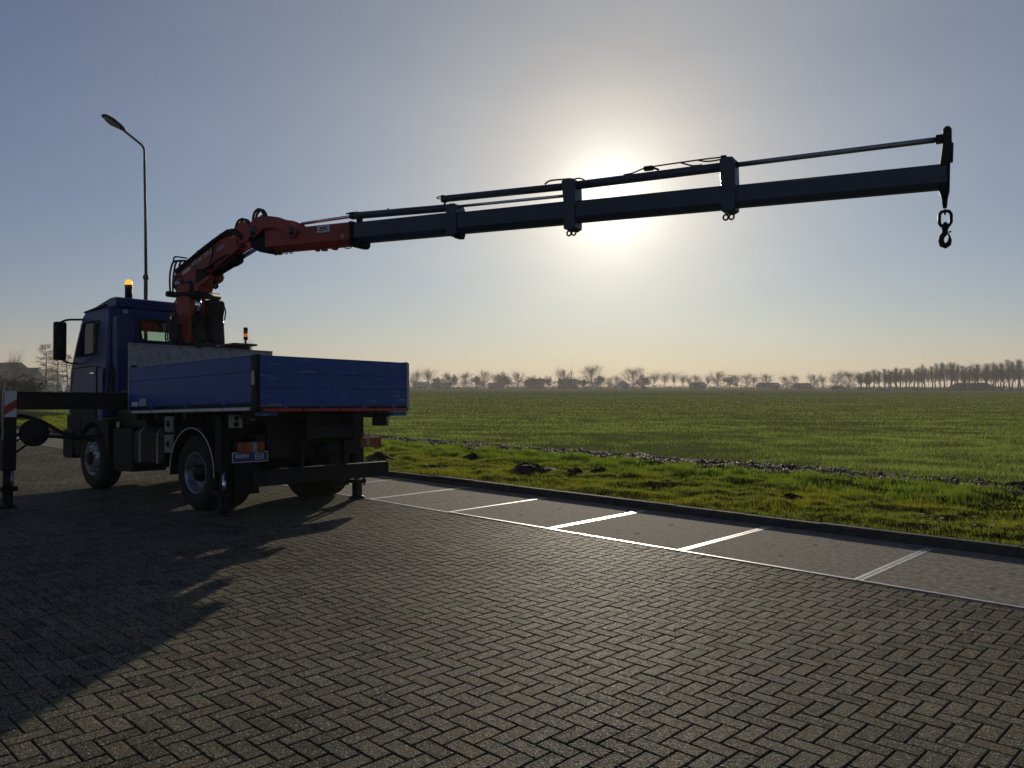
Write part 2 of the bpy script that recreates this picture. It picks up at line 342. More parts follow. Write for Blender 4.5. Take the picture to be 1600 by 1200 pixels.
brick_me = bpy.data.meshes.new('brick'); brick_me.from_pydata(bv.tolist(), [], bf.tolist()); brick_me.materials.append(M['paver'])
cells = []
imin, imax, jmin, jmax = int(-32 / U), int(9 / U), int(-9 / U), int(B_EDGE / U) + 1
for j in range(jmin, jmax):
    for i in range(imin, imax):
        m4 = (i - j) % 4
        if m4 == 0: a0, a1, b0, b1 = i * U, (i + 2) * U, j * U, (j + 1) * U
        elif m4 == 3: a0, a1, b0, b1 = i * U, (i + 1) * U, j * U, (j + 2) * U
        else: continue
        if b0 > B_EDGE - .02: continue
        a, b = (a0 + a1) / 2, (b0 + b1) / 2
        if not visible(a, b, .9): continue
        cells.append((a0, a1, b0, min(b1, B_EDGE - .006), m4))
def inframe(c):
    p = toW((c[0] + c[1]) / 2, (c[2] + c[3]) / 2); return p.y > 3.62 and abs(p.x) < .635 * p.y
order = sorted(range(len(cells)), key=lambda k: toW((cells[k][0] + cells[k][1]) / 2, (cells[k][2] + cells[k][3]) / 2).length)
near = [k for k in order if inframe(cells[k])][:300]; nearset = set(near)
def wave(a, b): return .006 * noi(a * .4, b * .4, 2) + .002 * noi(a * 1.2, b * 1.2, 5) - .004
def jit(k):
    r_ = random.Random(k); return r_.gauss(0, .0008), r_.gauss(0, .006), r_.gauss(0, .006), r_.gauss(0, .006)
for k in near:
    a0, a1, b0, b1, m4 = cells[k]; dz, rx, ry, rz = jit(k)
    o = bpy.data.objects.new('brick', brick_me); col.objects.link(o); o.parent = yard
    dz += wave((a0 + a1) / 2, (b0 + b1) / 2)
    o.location = ((a0 + a1) / 2, (b0 + b1) / 2, dz); o.rotation_euler = (rx, ry, rz + (0 if m4 == 0 else math.pi / 2))
Vs, Fs, Rn = [], [], []; off = 0
for k, c in enumerate(cells):
    if k in nearset: continue
    a0, a1, b0, b1, m4 = c; dz, rx, ry, rz = jit(k)
    dz += wave((a0 + a1) / 2, (b0 + b1) / 2)
    v, f = brick_geo(max(.02, a1 - a0 - GAP), max(.02, b1 - b0 - GAP))
    v = v.copy(); v[:, 2] += dz + v[:, 0] * rx + v[:, 1] * ry; v[:, 0] += (a0 + a1) / 2 - rz * v[:, 1]; v[:, 1] += (b0 + b1) / 2 + rz * v[:, 0] * 0
    Vs.append(v); Fs.append(f + off); off += len(v); Rn += [random.random()] * len(f)
o = link('brick_field', npmesh('brick_field', np.concatenate(Vs), np.concatenate(Fs), M['paver'], rnd=Rn), None, yard); o['kind'] = 'stuff'
# farther than the single bricks can be told apart
far = MB()
for x0, x1, y0, y1 in ((-90, -32.1, -9, B_EDGE - .01), (-90, -14, -45, -9.05)): far.add([(x0, y0, 0), (x1, y0, 0), (x1, y1, 0), (x0, y1, 0)], [(0, 1, 2, 3)])
o = far.build('distant_brick_surface', M['paver'], yard); o['kind'] = 'stuff'

strip = MB().box(-90, 6, B_EDGE, B_KERB, -.25, -.03).build('slab_strip', M['joint'], None, G); tag(strip, kind='structure', label='strip of pale concrete slabs between paving and kerb')
SL = 1.815; A0 = -2.78
for i in range(-2, 28):
    a1 = A0 - i * SL; a0 = a1 - SL + .012; b0, b1 = B_EDGE + .004, B_KERB - .012; E_ = .036
    r_ = random.Random(i); dz = r_.gauss(0, .0025)
    sm_ = MB().box(a0 + E_, a1 - E_, b0 + E_, b1 - E_, -.1, -.001 + dz)
    sl_ = sm_.build('concrete_slab', M['concrete'], strip)
    fr = MB()
    for q in ((a0, a1, b0, b0 + E_), (a0, a1, b1 - E_, b1), (a0, a0 + E_, b0 + E_, b1 - E_), (a1 - E_, a1, b0 + E_, b1 - E_)):
        fr.box(*q, -.1, .001 + dz)
    fr.build('steel_frame', M['edge'], sl_)
    if i < 10:
        for bb in (.5, 1.25):
            MB().lathe([(.028, .0015), (.03, .0005), (.001, .0005)], ((a0 + a1) / 2 + r_.gauss(0, .02), B_EDGE + bb, dz - .001), 'z', 12).build('lifting_hole', M['hole'], sl_)
kerb = MB().box(-90, 8, B_KERB + .012, B_KERB + KERB_W - .01, -.25, KERB_H - .02).build('kerb', M['joint'], None, G); tag(kerb, kind='structure', label='low grey concrete kerb along the grass verge')
for i in range(62):
    a1 = 5.0 - i; r_ = random.Random(i + 500)
    st = MB().prism([(B_KERB, -.1), (B_KERB + .008, KERB_H - .02), (B_KERB + .024, KERB_H), (B_KERB + KERB_W, KERB_H), (B_KERB + KERB_W, -.1)], 'x', a1 - .994, a1, 0)
    o = st.build('kerb_stone', M['kerb'], kerb); o.location = (0, r_.gauss(0, .004), r_.gauss(0, .004))

# ------------------------------------------------------------------ verge and field
B_V0, B_V1 = B_KERB + KERB_W - .01, 15.6
mole = [(-14.27, 10.46, .42, .15), (-12.05, 10.15, .34, .09), (-10.23, 10.95, .46, .17), (-9.33, 11.23, .30, .10), (-9.36, 11.81, .24, .08), (-12.9, 11.9, .3, .09), (-5.2, 10.9, .28, .07)]
def hump(a, b):
    e = min(1, max(0, (b - B_V0) / .35))
    h = .06 * noi(a * 1.3, b * 1.6) + .055 * noi(a * 3.1 + 9, b * 3.4) + .035 * noi(a * 7 + 5, b * 7.3)
    if b > 11.8: h += .05 * min(1, (b - 11.8) / 1.2)
    if b > 13.6: h -= .09 * min(1, (b - 13.6) / .6)
    return KERB_H - .02 + h * e + .02 * e
def dirtmask(a, b):
    return math.exp(-((b - 14.7) / 1.15) ** 2) * (1.0 + .9 * noi(a * .35, b * .6, 3)) + .35 * noi(a * 1.2, b * 1.5, 8)
def grid(name, As, Bs, hf, m, attr=None):
    As, Bs = np.array(As), np.array(Bs); na, nb = len(As), len(Bs)
    V = np.array([(a, b, hf(a, b)) for b in Bs for a in As], np.float32)
    I = np.arange(na * nb).reshape(nb, na); T = np.stack([I[:-1, :-1], I[:-1, 1:], I[1:, 1:], I[1:, :-1]], -1).reshape(-1, 4)
    me = npmesh(name, V, T, m); me.polygons.foreach_set('use_smooth', [True] * len(T)); return me
Av = np.concatenate([np.linspace(-90, -26, 90)[:-1], np.linspace(-26, 8, 300)])
vg = link('verge', grid('verge', Av, np.linspace(B_V0, B_V1, 58), hump, M['turf']), None, None, G); tag(vg, kind='structure', label='bumpy mossy grass verge beside the kerb')
def fieldh(a, b):
    d = math.hypot(a + 8, b)
    return .075 + (.05 * noi(a * .5, b * .9) + .03 * noi(a * 1.7, b * 2.1)) * max(0, 1 - d / 90) - .05 * max(0, 1 - (b - B_V1) / 1.0 if b < B_V1 + 1 else 0)
gb = [B_V1 - .02]; st_ = .18
while gb[-1] < 4500: gb.append(gb[-1] + st_); st_ *= 1.055
ga = [-8.]; st_ = .22
while ga[-1] < 3000: ga.append(ga[-1] + st_); st_ *= 1.035
ga = [-16 - x for x in ga[1:]][::-1] + ga
fl = link('field', grid('field', ga, gb, fieldh, M['fieldturf']), None, None, G); tag(fl, kind='structure', label='wide flat green field reaching to the tree line')
# ground left of and behind the yard, one sheet below everything
base = MB().add([(-4500, -4500, -.3), (4500, -4500, -.3), (4500, 4500, -.3), (-4500, 4500, -.3)], [(0, 1, 2, 3)]).build('ground', M['fieldturf']); tag(base, kind='structure', label='surrounding grass ground')

def blades(name, pts, h, wd, lean, tints, label, spread=.35):
    """single curved-free blades: base edge and a leaning tip; pts (n,3) world"""
    n = len(pts); th = rng.uniform(0, 2 * math.pi, n); c, s_ = np.cos(th), np.sin(th)
    h = h * rng.uniform(.55, 1.25, n); wd = wd * rng.uniform(.7, 1.3, n)
    la = rng.uniform(0, 2 * math.pi, n); lm = h * np.abs(rng.normal(lean, spread, n))
    V = np.zeros((n, 3, 3), np.float32); V[:, :, :] = pts[:, None, :]
    V[:, 0, 0] -= c * wd / 2; V[:, 0, 1] -= s_ * wd / 2; V[:, 1, 0] += c * wd / 2; V[:, 1, 1] += s_ * wd / 2
    V[:, 2, 0] += np.cos(la) * lm; V[:, 2, 1] += np.sin(la) * lm; V[:, 2, 2] += h; V[:, :2, 2] -= .012
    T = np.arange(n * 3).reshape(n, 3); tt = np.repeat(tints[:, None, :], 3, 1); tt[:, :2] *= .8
    o = link(name, npmesh(name, V.reshape(-1, 3), T, M['grass'], tint=tt.reshape(-1, 3))); tag(o, label, kind='stuff'); o['category'] = 'grass'; return o
def world_pts(ab, hf):
    P = np.zeros((len(ab), 3), np.float32); A = np.array(ax_a)[:2]; Bq = np.array(ax_b)[:2]
    P[:, :2] = ab[:, :1] * A + ab[:, 1:2] * Bq; P[:, 2] = [hf(x, y) for x, y in ab]; return P
def frust(ab, m=1.5):
    X = ab[:, 0] * ax_a.x + ab[:, 1] * ax_b.x; Y = ab[:, 0] * ax_a.y + ab[:, 1] * ax_b.y
    return (Y > 4) & (np.abs(X) < .64 * Y + m), Y
def tint_of(n, base, dry, pd):
    t = np.array(base)[None] * rng.uniform(.65, 1.3, (n, 1)); t = np.array(t); d = rng.random(n) < pd; t[d] = np.array(dry) * rng.uniform(.7, 1.2, (d.sum(), 1)); return t
# verge turf
n = 330000; ab = np.stack([rng.uniform(-42, 3, n), rng.uniform(B_V0 + .02, 12.4, n)], 1); ok, Y = frust(ab); keep = rng.random(n) < np.clip((17 / np.maximum(Y, 5)) ** 1.3, .1, 1); ab = ab[ok & keep]
patch = np.array([noi(a * .9, b * 1.1, 4) for a, b in ab]); ab = ab[(patch > -.28) | (rng.random(len(ab)) < .35)]
patch = np.array([noi(a * .9, b * 1.1, 4) for a, b in ab])
for (ma, mb, mr, mh) in mole:
    k = np.hypot(ab[:, 0] - ma, ab[:, 1] - mb) > mr * .85; ab = ab[k]; patch = patch[k]
P = world_pts(ab, hump); Yv = P[:, 1]
t = tint_of(len(ab), (.145, .180, .026), (.25, .20, .07), .12); t[patch > .15] *= (1.25, 1.1, .8)
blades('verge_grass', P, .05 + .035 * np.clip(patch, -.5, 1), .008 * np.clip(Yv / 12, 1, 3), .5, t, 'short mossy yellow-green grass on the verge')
# tall lush grass at the field margin
n = 210000; ab = np.stack([rng.uniform(-45, 3, n), rng.normal(12.75, .5, n)], 1); ok, Y = frust(ab); keep = rng.random(n) < np.clip((17 / np.maximum(Y, 5)) ** 1.2, .1, 1); ab = ab[ok & keep & (ab[:, 1] > 11.6) & (ab[:, 1] < 13.9)]
cl = np.array([noi(a * 1.6, b * 2.0, 6) for a, b in ab]); k = rng.random(len(ab)) < np.clip(.45 + 1.3 * cl, .03, 1); ab = ab[k]; cl = cl[k]
P = world_pts(ab, hump); t = tint_of(len(ab), (.15, .215, .024), (.2, .17, .07), .05)
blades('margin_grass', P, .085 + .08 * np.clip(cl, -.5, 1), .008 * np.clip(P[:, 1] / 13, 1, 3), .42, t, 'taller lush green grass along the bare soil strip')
# field crop: tufts whose spacing widens with distance
n = 460000; Yr = 1 / rng.uniform(1 / 150., 1 / 12., n); Xr = rng.uniform(-.66, .66, n) * Yr + rng.uniform(-1, 1, n)
ab = np.stack([Xr * ax_a.x + Yr * ax_a.y, Xr * ax_b.x + Yr * ax_b.y], 1); k = ab[:, 1] > 13.7; ab = ab[k]; Yr = Yr[k]
dm = np.array([dirtmask(a, b) for a, b in ab]); k = (dm < .36) | (rng.random(len(ab)) < .06); ab = ab[k]; Yr = Yr[k]
den = np.array([noi(a * .8, b * .8, 2) + .9 * noi((a * ax_a.x + b * ax_b.x) * .12, (a * ax_a.y + b * ax_b.y) * .55, 5) for a, b in ab]); k = rng.random(len(ab)) < np.clip(.62 + .9 * den, .12, 1); ab = ab[k]; Yr = Yr[k]; den = den[k]
P = world_pts(ab, lambda a, b: hump(a, b) if b < B_V1 else fieldh(a, b)); t = tint_of(len(ab), (.165, .215, .056), (.23, .22, .09), .06); t *= (1 + .45 * np.clip(den, -1, 1))[:, None]
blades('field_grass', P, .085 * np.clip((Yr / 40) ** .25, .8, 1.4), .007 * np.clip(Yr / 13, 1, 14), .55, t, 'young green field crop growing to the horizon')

# bare soil strip and clods
Vs = []; 
def dirth(a, b): return (hump(a, b) if b < B_V1 else fieldh(a, b)) + (.02 if dirtmask(a, b) > .36 else -.05) + .018 * noi(a * 6, b * 6) + .02 * noi(a * 14, b * 14)
sd = link('soil_strip', grid('soil_strip', np.linspace(-32, 4, 420), np.linspace(13.3, 16.4, 46), dirth, M['soil']), None, None, G); tag(sd, kind='structure', label='strip of bare dark soil at the edge of the field')
n = 26000; ab = np.stack([rng.uniform(-32, 3, n), rng.normal(14.75, .7, n)], 1); ok, Y = frust(ab); ab = ab[ok]; dm = np.array([dirtmask(a, b) for a, b in ab]); ab = ab[dm > .34]
P = world_pts(ab, lambda a, b: dirth(a, b)); q = len(P)
ico = bmesh.new(); bmesh.ops.create_icosphere(ico, subdivisions=1, radius=1); iv = np.array([v.co[:] for v in ico.verts], np.float32); it = np.array([[v.index for v in f.verts] for f in ico.faces], np.int32); ico.free()
sz = np.minimum(rng.gamma(2.0, .006, q), .03)[:, None, None] + .005
V = P[:, None, :] + iv[None] * sz * rng.uniform(.6, 1.3, (q, len(iv), 1)) * np.array((1, 1, .7)); T = (it[None] + (np.arange(q) * len(iv))[:, None, None]).reshape(-1, 3)
o = link('soil_clods', npmesh('soil_clods', V.reshape(-1, 3), T, M['clod'])); tag(o, 'glinting clods lying on the bare soil strip', kind='stuff'); o['category'] = 'soil'
# molehills
mlab = ['molehill nearest the truck, right beside the kerb', 'low molehill close to the kerb, second from the truck', 'largest dark molehill in the middle of the verge', 'molehill just right of the largest one', 'small molehill furthest from the kerb', 'low molehill half grown over behind the others', 'flat crumbly molehill rightmost on the verge']
for i, (ma, mb, mr, mh) in enumerate(mole):
    nr, na_ = 12, 30; V = [(0, 0, mh)]; F = []
    for r_i in range(1, nr + 1):
        q = r_i / nr * 1.7
        for k in range(na_):
            an = 2 * math.pi * k / na_; rr = q * mr * (1 + .22 * noi(math.cos(an) * 1.3 + i * 3, math.sin(an) * 1.3)); x, y = rr * math.cos(an), rr * math.sin(an)
            zg = hump(ma + x * ax_a.x + y * ax_a.y, mb + x * ax_b.x + y * ax_b.y) - hump(ma, mb)
            V.append((x, y, zg + mh * math.exp(-q * q * 1.6) + (.03 * noi(x * 14 + i, y * 14) + .022 * noi(x * 31, y * 31 + i)) * max(0, 1.5 - q) - (.03 if r_i == nr else 0) - .02 * q))
    F += [(0, 1 + k, 1 + (k + 1) % na_) for k in range(na_)]
    for r_i in range(nr - 1): F += [(1 + r_i * na_ + k, 1 + (r_i + 1) * na_ + k, 1 + (r_i + 1) * na_ + (k + 1) % na_, 1 + r_i * na_ + (k + 1) % na_) for k in range(na_)]
    o = MB().add(V, F).build('molehill', M['soil']); o.location = toW(ma, mb, hump(ma, mb)); tag(o, mlab[i], 'molehill', 'molehills on the verge')
# daisies in the verge
dl = MB()
for k in range(9): a = k * 2 * math.pi / 9; dl.add([(0, 0, .055), (.02 * math.cos(a - .25), .02 * math.sin(a - .25), .060), (.024 * math.cos(a), .024 * math.sin(a), .061), (.02 * math.cos(a + .25), .02 * math.sin(a + .25), .060)], [(0, 1, 2, 3)])
dme = dl.mesh('petals'); cme = MB().lathe([(.008, .056), (.007, .063), (.001, .065)], (0, 0, 0), 'z', 8).mesh('flower_centre'); sme = MB().tube([(0, 0, -.02), (0, 0, .057)], .0018, 4).mesh('stem')
cme.materials.append(M['yellow']); dme.materials.append(M['whitepaint']); sme.materials.append(M['hedge'])
for i in range(12):
    e = empty('daisy'); a, b = -2.64 + random.gauss(0, .28), 10.02 + random.gauss(0, .14); e.location = toW(a, b, hump(a, b) + .012); e.rotation_euler = (random.gauss(0, .3), random.gauss(0, .3), random.random() * 6)
    for nm, me in (('petals', dme), ('flower_centre', cme), ('stem', sme)): link(nm, me, None, e)
    tag(e, 'tiny white daisy in the small cluster at the right of the verge', 'daisy', 'daisies in the verge')

# ------------------------------------------------------------------ the crane truck
root = empty('crane_truck'); root.location = (-3.130, 9.888, 0); root.rotation_euler = (0, 0, R(139.5))
tag(root, 'blue two-axle dropside truck with an extended red and grey loading crane', 'truck')
RW = Matrix.Translation(root.location) @ Matrix.Rotation(R(139.5), 4, 'Z')
c1, s1, c2, s2 = math.cos(R(1.86)), math.sin(R(1.86)), math.cos(R(1.03)), math.sin(R(1.03))
fx = Vector((c1, 0, -s1)); rx_ = Vector((0, -c2, -s2)); rx_ = (rx_ - fx * fx.dot(rx_)).normalized(); ly_ = -rx_; uz_ = fx.cross(ly_)
BODY = Matrix(((fx.x, ly_.x, uz_.x, 0), (fx.y, ly_.y, uz_.y, 0), (fx.z, ly_.z, uz_.z, 0), (0, 0, 0, 1)))   # the sprung body leans a little nose down and to the right
BOOMW = Matrix.Translation((-5.396, 13.466, 0)) @ Matrix.Rotation(R(-29.04), 4, 'Z')
BOOM = RW.inverted() @ BOOMW
def bx(s0, s1_, l0, l1, z0, z1, ch=0): return MB().box(s0, s1_, -l1, -l0, z0, z1, ch)
def P(name, mb, m, parent=None):            # body-frame part of the truck, or sub-part when a parent is given
    return mb.build(name, M[m], parent or root, None if parent else BODY)
def Q(name, mb, m, parent=None):            # boom-frame part
    return mb.build(name, M[m], parent or root, None if parent else BOOM)
def W(name, mb, m, parent=None): return mb.build(name, M[m], parent or root)
def pl(mat_text, size, parent, M4, m):      # lettering plate
    me = text_mesh(mat_text, size); o = link('lettering', me, M[m], parent, M4); return o

# chassis
for l in (.83, 1.60): P('chassis_rail', bx(.15, 6.0, l, l + .07, .98, 1.24, .008), 'black')
for s in (.18, .95, 2.4, 3.4, 4.6): P('cross_member', bx(s, s + .08, .90, 1.60, 1.02, 1.20, .008), 'black')
P('rear_plate', bx(.42, .46, .42, 1.98, .78, 1.30, .006), 'black')
P('tow_coupling', bx(.30, .42, 1.13, 1.37, .80, .98, .02).tube([(.30, -1.25, .89), (.18, -1.25, .89)], .045, 12).box(.16, .22, -1.33, -1.17, .82, .96, .02), 'black')
P('number_plate_frame', bx(.30, .32, 1.05, 1.50, 1.20, 1.36, .006), 'plastic')
P('subframe', bx(.10, 3.55, .80, .95, 1.25, 1.385, .008).box(.10, 3.55, -1.70, -1.55, 1.25, 1.385, .008), 'black')
for s in (.35, 1.1, 1.9, 2.7, 3.4): P('bed_bearer', bx(s, s + .09, .06, 2.44, 1.300, 1.392, .005), 'black')
# bed
P('bed_floor', bx(.03, 3.52, .04, 2.46, 1.402, 1.462, .004), 'galv')
P('bed_rail', bx(.01, 3.50, -.002, .04, 1.452, 1.497, .006), 'black')
P('bed_rail', bx(.01, 3.50, 2.46, 2.502, 1.40, 1.497, .006), 'black')
rail = P('side_reflector_rail', bx(.16, 3.46, -.004, .038, 1.402, 1.449, .004), 'steel')
for i in range(5): P('reflective_strip', bx(.18 + i * .655, .80 + i * .655, -.007, -.0035, 1.408, 1.444), 'white', rail)
for l0, l1 in ((0, .03), (2.47, 2.50)):
    sp = P('dropside_panel', bx(.14, 3.49, l0 + .006, l1 - .006, 1.50, 2.082), 'bedblue')
    P('board', bx(.14, 3.49, l0, l1, 1.502, 1.878, .010), 'bedblue', sp); P('board', bx(.14, 3.49, l0, l1, 1.884, 2.092, .010), 'bedblue', sp)
    P('top_edge', bx(.14, 3.49, l0 - .004, l1 + .004, 2.084, 2.098, .004), 'bedblue', sp)
    for s in (.75, 1.75, 2.75):
        P('hinge', bx(s, s + .07, l0 - .008 if l0 < 1 else l1 - .02, l0 + .02 if l0 < 1 else l1 + .008, 1.47, 1.56, .006), 'bedblue', sp)
    P('corner_post', bx(.005, .132, l0 - (.004 if l0 < 1 else .02), l1 + (.02 if l0 < 1 else .004), 1.40, 2.105, .008), 'black')
    P('latch', bx(.04, .10, -.028 if l0 < 1 else 2.50, -.004 if l0 < 1 else 2.525, 1.72, 1.90, .008), 'steel')
    P('front_post', bx(3.492, 3.53, l0, l1, 1.40, 2.12, .006), 'bedblue')
sp = P('sticker', bx(2.98, 3.17, -.0045, -.002, 1.515, 1.62), 'white'); P('sticker', bx(3.22, 3.43, -.0045, -.002, 1.512, 1.575), 'white')
for k in range(5): P('printed_line', bx(3.00, 3.15 - .03 * (k % 2), -.006, -.0047, 1.528 + k * .018, 1.533 + k * .018), 'plastic', sp)
# tailgate
tg = P('tailgate', bx(-.012, .002, .03, 2.47, 1.462, 2.075), 'bedblue')
for z0, z1 in ((1.465, 1.685), (1.690, 1.872), (1.877, 2.086)): P('board', bx(-.020, .004, .03, 2.47, z0, z1, .009), 'bedblue', tg)
P('top_edge', bx(-.024, .008, .03, 2.47, 2.078, 2.094, .004), 'bedblue', tg)
for l in (.34, .9, 1.6, 2.15): P('hinge', bx(-.034, -.012, l, l + .09, 1.435, 1.52, .006), 'bedblue', tg)
P('side_trim', bx(-.028, .006, 2.445, 2.495, 1.43, 2.09, .006), 'steel', tg)
er = P('rear_sill', bx(-.018, .03, .02, 2.48, 1.385, 1.458, .006), 'black')
for i in range(4): P('red_reflective_strip', bx(-.0215, -.0185, .06 + i * .605, .64 + i * .605, 1.392, 1.428), 'redfilm', er)
P('rope_hook', bx(-.03, .1, 2.18, 2.44, 1.318, 1.38, .012), 'bedblue'); P('rope_hook', bx(.02, .10, .02, .30, 1.335, 1.383, .01), 'bedblue')
# headboard
hb = P('headboard', bx(3.535, 3.575, 0, 2.5, 1.42, 2.462, .006), 'galv')
P('top_edge', bx(3.525, 3.585, 0, 2.5, 2.464, 2.485, .004), 'galv', hb)
for l in (.02, .84, 1.66, 2.44): P('stiffener', bx(3.576, 3.62, l, l + .04, 1.42, 2.46, .004), 'galv', hb)
P('bracket', bx(3.528, 3.535, .03, .12, 2.10, 2.145), 'black', hb)

# rear lamps, sign, underrun bar
def lamp_cluster(l0, flip):
    t = P('tail_light', bx(.44, .50, l0, l0 + .40, .862, 1.012, .015), 'plastic')
    segs = [('redlens', 0, .11), ('amberlens', .115, .205), ('clearlens', .21, .275), ('redlens', .28, .385)]
    for m, a, b in segs:
        x0, x1 = (l0 + .008 + a, l0 + .008 + b) if not flip else (l0 + .392 - b, l0 + .392 - a)
        P('lens', bx(.408, .442, x0, x1, .872, 1.002, .012), m, t)
    return t
lamp_cluster(-.03, False); lamp_cluster(1.93, True)
P('lamp_bracket', bx(.46, .52, .28, .50, .90, 1.10, .006), 'black'); P('lamp_bracket', bx(.46, .52, 1.85, 2.0, .90, 1.10, .006), 'black')
sg = P('dealer_sign', bx(.432, .442, -.09, .42, .748, .878, .003), 'signblue')
P('sign_border', bx(.430, .4325, -.09, .42, .870, .878).box(.430, .4325, -.42, .09, .748, .755).box(.430, .4325, .082, .09, .755, .87).box(.430, .4325, -.42, -.412, .755, .87), 'white', sg)
MT = Matrix.Translation((.4305, .045, .807)) @ Matrix(((0, 0, -1, 0), (-1, 0, 0, 0), (0, 1, 0, 0), (0, 0, 0, 1)))
pl('KLEYN', .062, sg, MT, 'white')
P('sign_panel', bx(.4285, .4318, .235, .355, .782, .852), 'white', sg)
MT2 = Matrix.Translation((.4280, -.243, .823)) @ Matrix(((0, 0, -1, 0), (-1, 0, 0, 0), (0, 1, 0, 0), (0, 0, 0, 1)))
P('sign_bar', bx(.4270, .4285, .243, .347, .822, .845).box(.4270, .4285, -.347, -.243, .790, .812), 'signblue', sg)
P('underrun_bar', bx(.38, .50, .24, 2.44, .425, .640, .012), 'black')
for l in (.87, 1.60): P('underrun_bracket', bx(.36, .46, l, l + .06, .641, .98, .006), 'black')
wp = P('warning_plate', bx(.49, .50, -.10, .09, 1.19, 1.355, .003), 'galv')
P('socket', MB().lathe([(.001, -.012), (.028, -.012), (.03, 0)], (.49, -.0, 1.31), 'x', 14).lathe([(.001, -.012), (.034, -.012), (.036, 0)], (.49, -.0, 1.235), 'x', 14), 'plastic', wp)
P('bracket', bx(.48, .55, .09, .60, 1.24, 1.30, .006), 'black'); pb = P('air_coupling', MB().lathe([(.001, -.03), (.03, -.03), (.04, -.012), (.042, 0)], (.47, -.22, 1.31), 'x', 16), 'steel')
ib = P('lamp_housing', bx(.25, .40, 2.14, 2.335, 1.175, 1.345, .012), 'plastic'); P('lens', bx(.245, .2505, 2.29, 2.32, 1.20, 1.32, .002), 'clearlens', ib)
# mudguards and rear wheels
def wheel(s, l_out, r, side, dual, front):
    """side: +1 left (outer face towards +y), -1 right"""
    c = (s, -l_out, r)
    e = empty('wheel', root); e.location = (s, -l_out, r)
    wd = .31 if dual else .33
    def prof(o):   # tyre profile; o offset inwards
        k = -side
        q = [(.285, .03), (.30, .012), (.36, .002), (.43, .0), (.475, .015), (.500, .045), (r - .003, .075), (r, .10), (r, wd - .10), (r - .003, wd - .075), (.500, wd - .045), (.475, wd - .015), (.43, wd), (.36, wd - .002), (.29, wd - .02)]
        return [(a * (r / .51) if a < .5 else a, k * (b + o)) for a, b in q]
    for o in ((0, wd + .03) if dual else (0,)):
        t = MB().lathe(prof(o), (0, 0, 0), 'y', 48); ty = t.build('tyre', M['rubber'], e)
        tr = MB()
        for j in range(44):
            a = 2 * math.pi * j / 44
            for q, (y0, y1) in enumerate(((.06, .145), (.165, .25))):
                aa = a + q * .07; ca, sa = math.cos(aa), math.sin(aa); ta = (-sa, ca)
                vs = []
                for rr in (r - .006, r + .010):
                    for yy in (y0, y1):
                        for d in (-.024, .024): vs.append((rr * ca + ta[0] * d, -side * (yy + o), rr * sa + ta[1] * d))
                tr.add(vs, [(4, 5, 7, 6), (0, 1, 5, 4), (2, 6, 7, 3), (0, 4, 6, 2), (1, 3, 7, 5)])
        tr.build('tread', M['rubber'], e)
    k = -side
    if dual: rp = [(.292, k * .030), (.288, k * .012), (.275, k * .02), (.262, k * .05), (.255, k * .15), (.235, k * .17), (.20, k * .175), (.12, k * .165), (.001, k * .165)]
    else: rp = [(.292, k * .028), (.288, k * .010), (.275, k * .016), (.255, k * .05), (.235, k * .045), (.215, k * .01), (.15, k * -.004), (.12, k * -.01), (.001, k * -.01)]
    MB().lathe(rp, (0, 0, 0), 'y', 40).build('rim', M['rim'], e)
    hub = MB().lathe([(.12, k * (.165 if dual else 0)), (.115, k * (.06 if dual else -.03)), (.09, k * (.03 if dual else -.06)), (.001, k * (.028 if dual else -.062))], (0, 0, 0), 'y', 20); hub.build('hub', M['black'], e)
    bt = MB()
    for j in range(10):
        a = 2 * math.pi * (j + .5) / 10; bt.lathe([(.018, k * (.17 if dual else .0)), (.016, k * (.13 if dual else -.03)), (.001, k * (.13 if dual else -.03))], (.165 * math.cos(a), 0, .165 * math.sin(a)), 'y', 6, False)
    bt.build('wheel_nuts', M['steel'], e)
    if not dual:
        hl = MB()
        for j in range(10):
            a = 2 * math.pi * j / 10; hl.lathe([(.001, k * .020), (.024, k * .020), (.026, k * .030)], (.228 * math.cos(a), 0, .228 * math.sin(a)), 'y', 10)
        hl.build('hand_holes', M['plastic'], e)
    return e
wheel(1.70, .075, .51, 1, True, False); wheel(1.70, 2.425, .51, -1, True, False)
wheel(5.22, .14, .51, 1, False, True); wheel(5.22, 2.36, .51, -1, False, True)
W('rear_axle', MB().tube([(1.70, -.60, .51), (1.70, -1.90, .51)], .085, 12).lathe([(.001, -.2), (.14, -.16), (.2, -.05), (.2, .05), (.14, .16), (.001, .2)], (1.70, -1.25, .51), 'y', 18), 'black')
W('front_axle', MB().tube([(5.22, -.45, .49), (5.22, -2.05, .49)], .07, 10).lathe([(.001, -.18), (.16, -.08), (.16, .08), (.001, .18)], (5.22, -1.1, .49), 'y', 16), 'black')
for l in (.80, 1.70):
    W('leaf_spring', MB().prism([(.85, .92), (1.25, .70), (1.70, .62), (2.15, .70), (2.55, .92), (2.5, .95), (2.12, .77), (1.70, .71), (1.28, .77), (.9, .95)], 'y', -l - .045, -l + .045, .004), 'black')
for l0, l1 in ((.035, .66), (1.84, 2.465)):
    pts = [(1.70 + .60 * math.cos(a), .51 + .62 * math.sin(a)) for a in np.linspace(R(-4), R(184), 25)]
    inn = [(1.70 + .585 * math.cos(a), .51 + .605 * math.sin(a)) for a in np.linspace(R(184), R(-4), 25)]
    mg = P('mudguard', MB().prism([(x, z + .055) for x, z in pts + inn], 'y', -l1, -l0), 'plastic')
    lo = l0 - .004 if l0 < 1 else l1 + .004
    tb = MB(); tb.tube([(1.70 + .605 * math.cos(a), -lo, .565 + .622 * math.sin(a)) for a in np.linspace(R(-4), R(184), 40)], .007, 6)
    P('edge_trim', tb, 'white', mg)
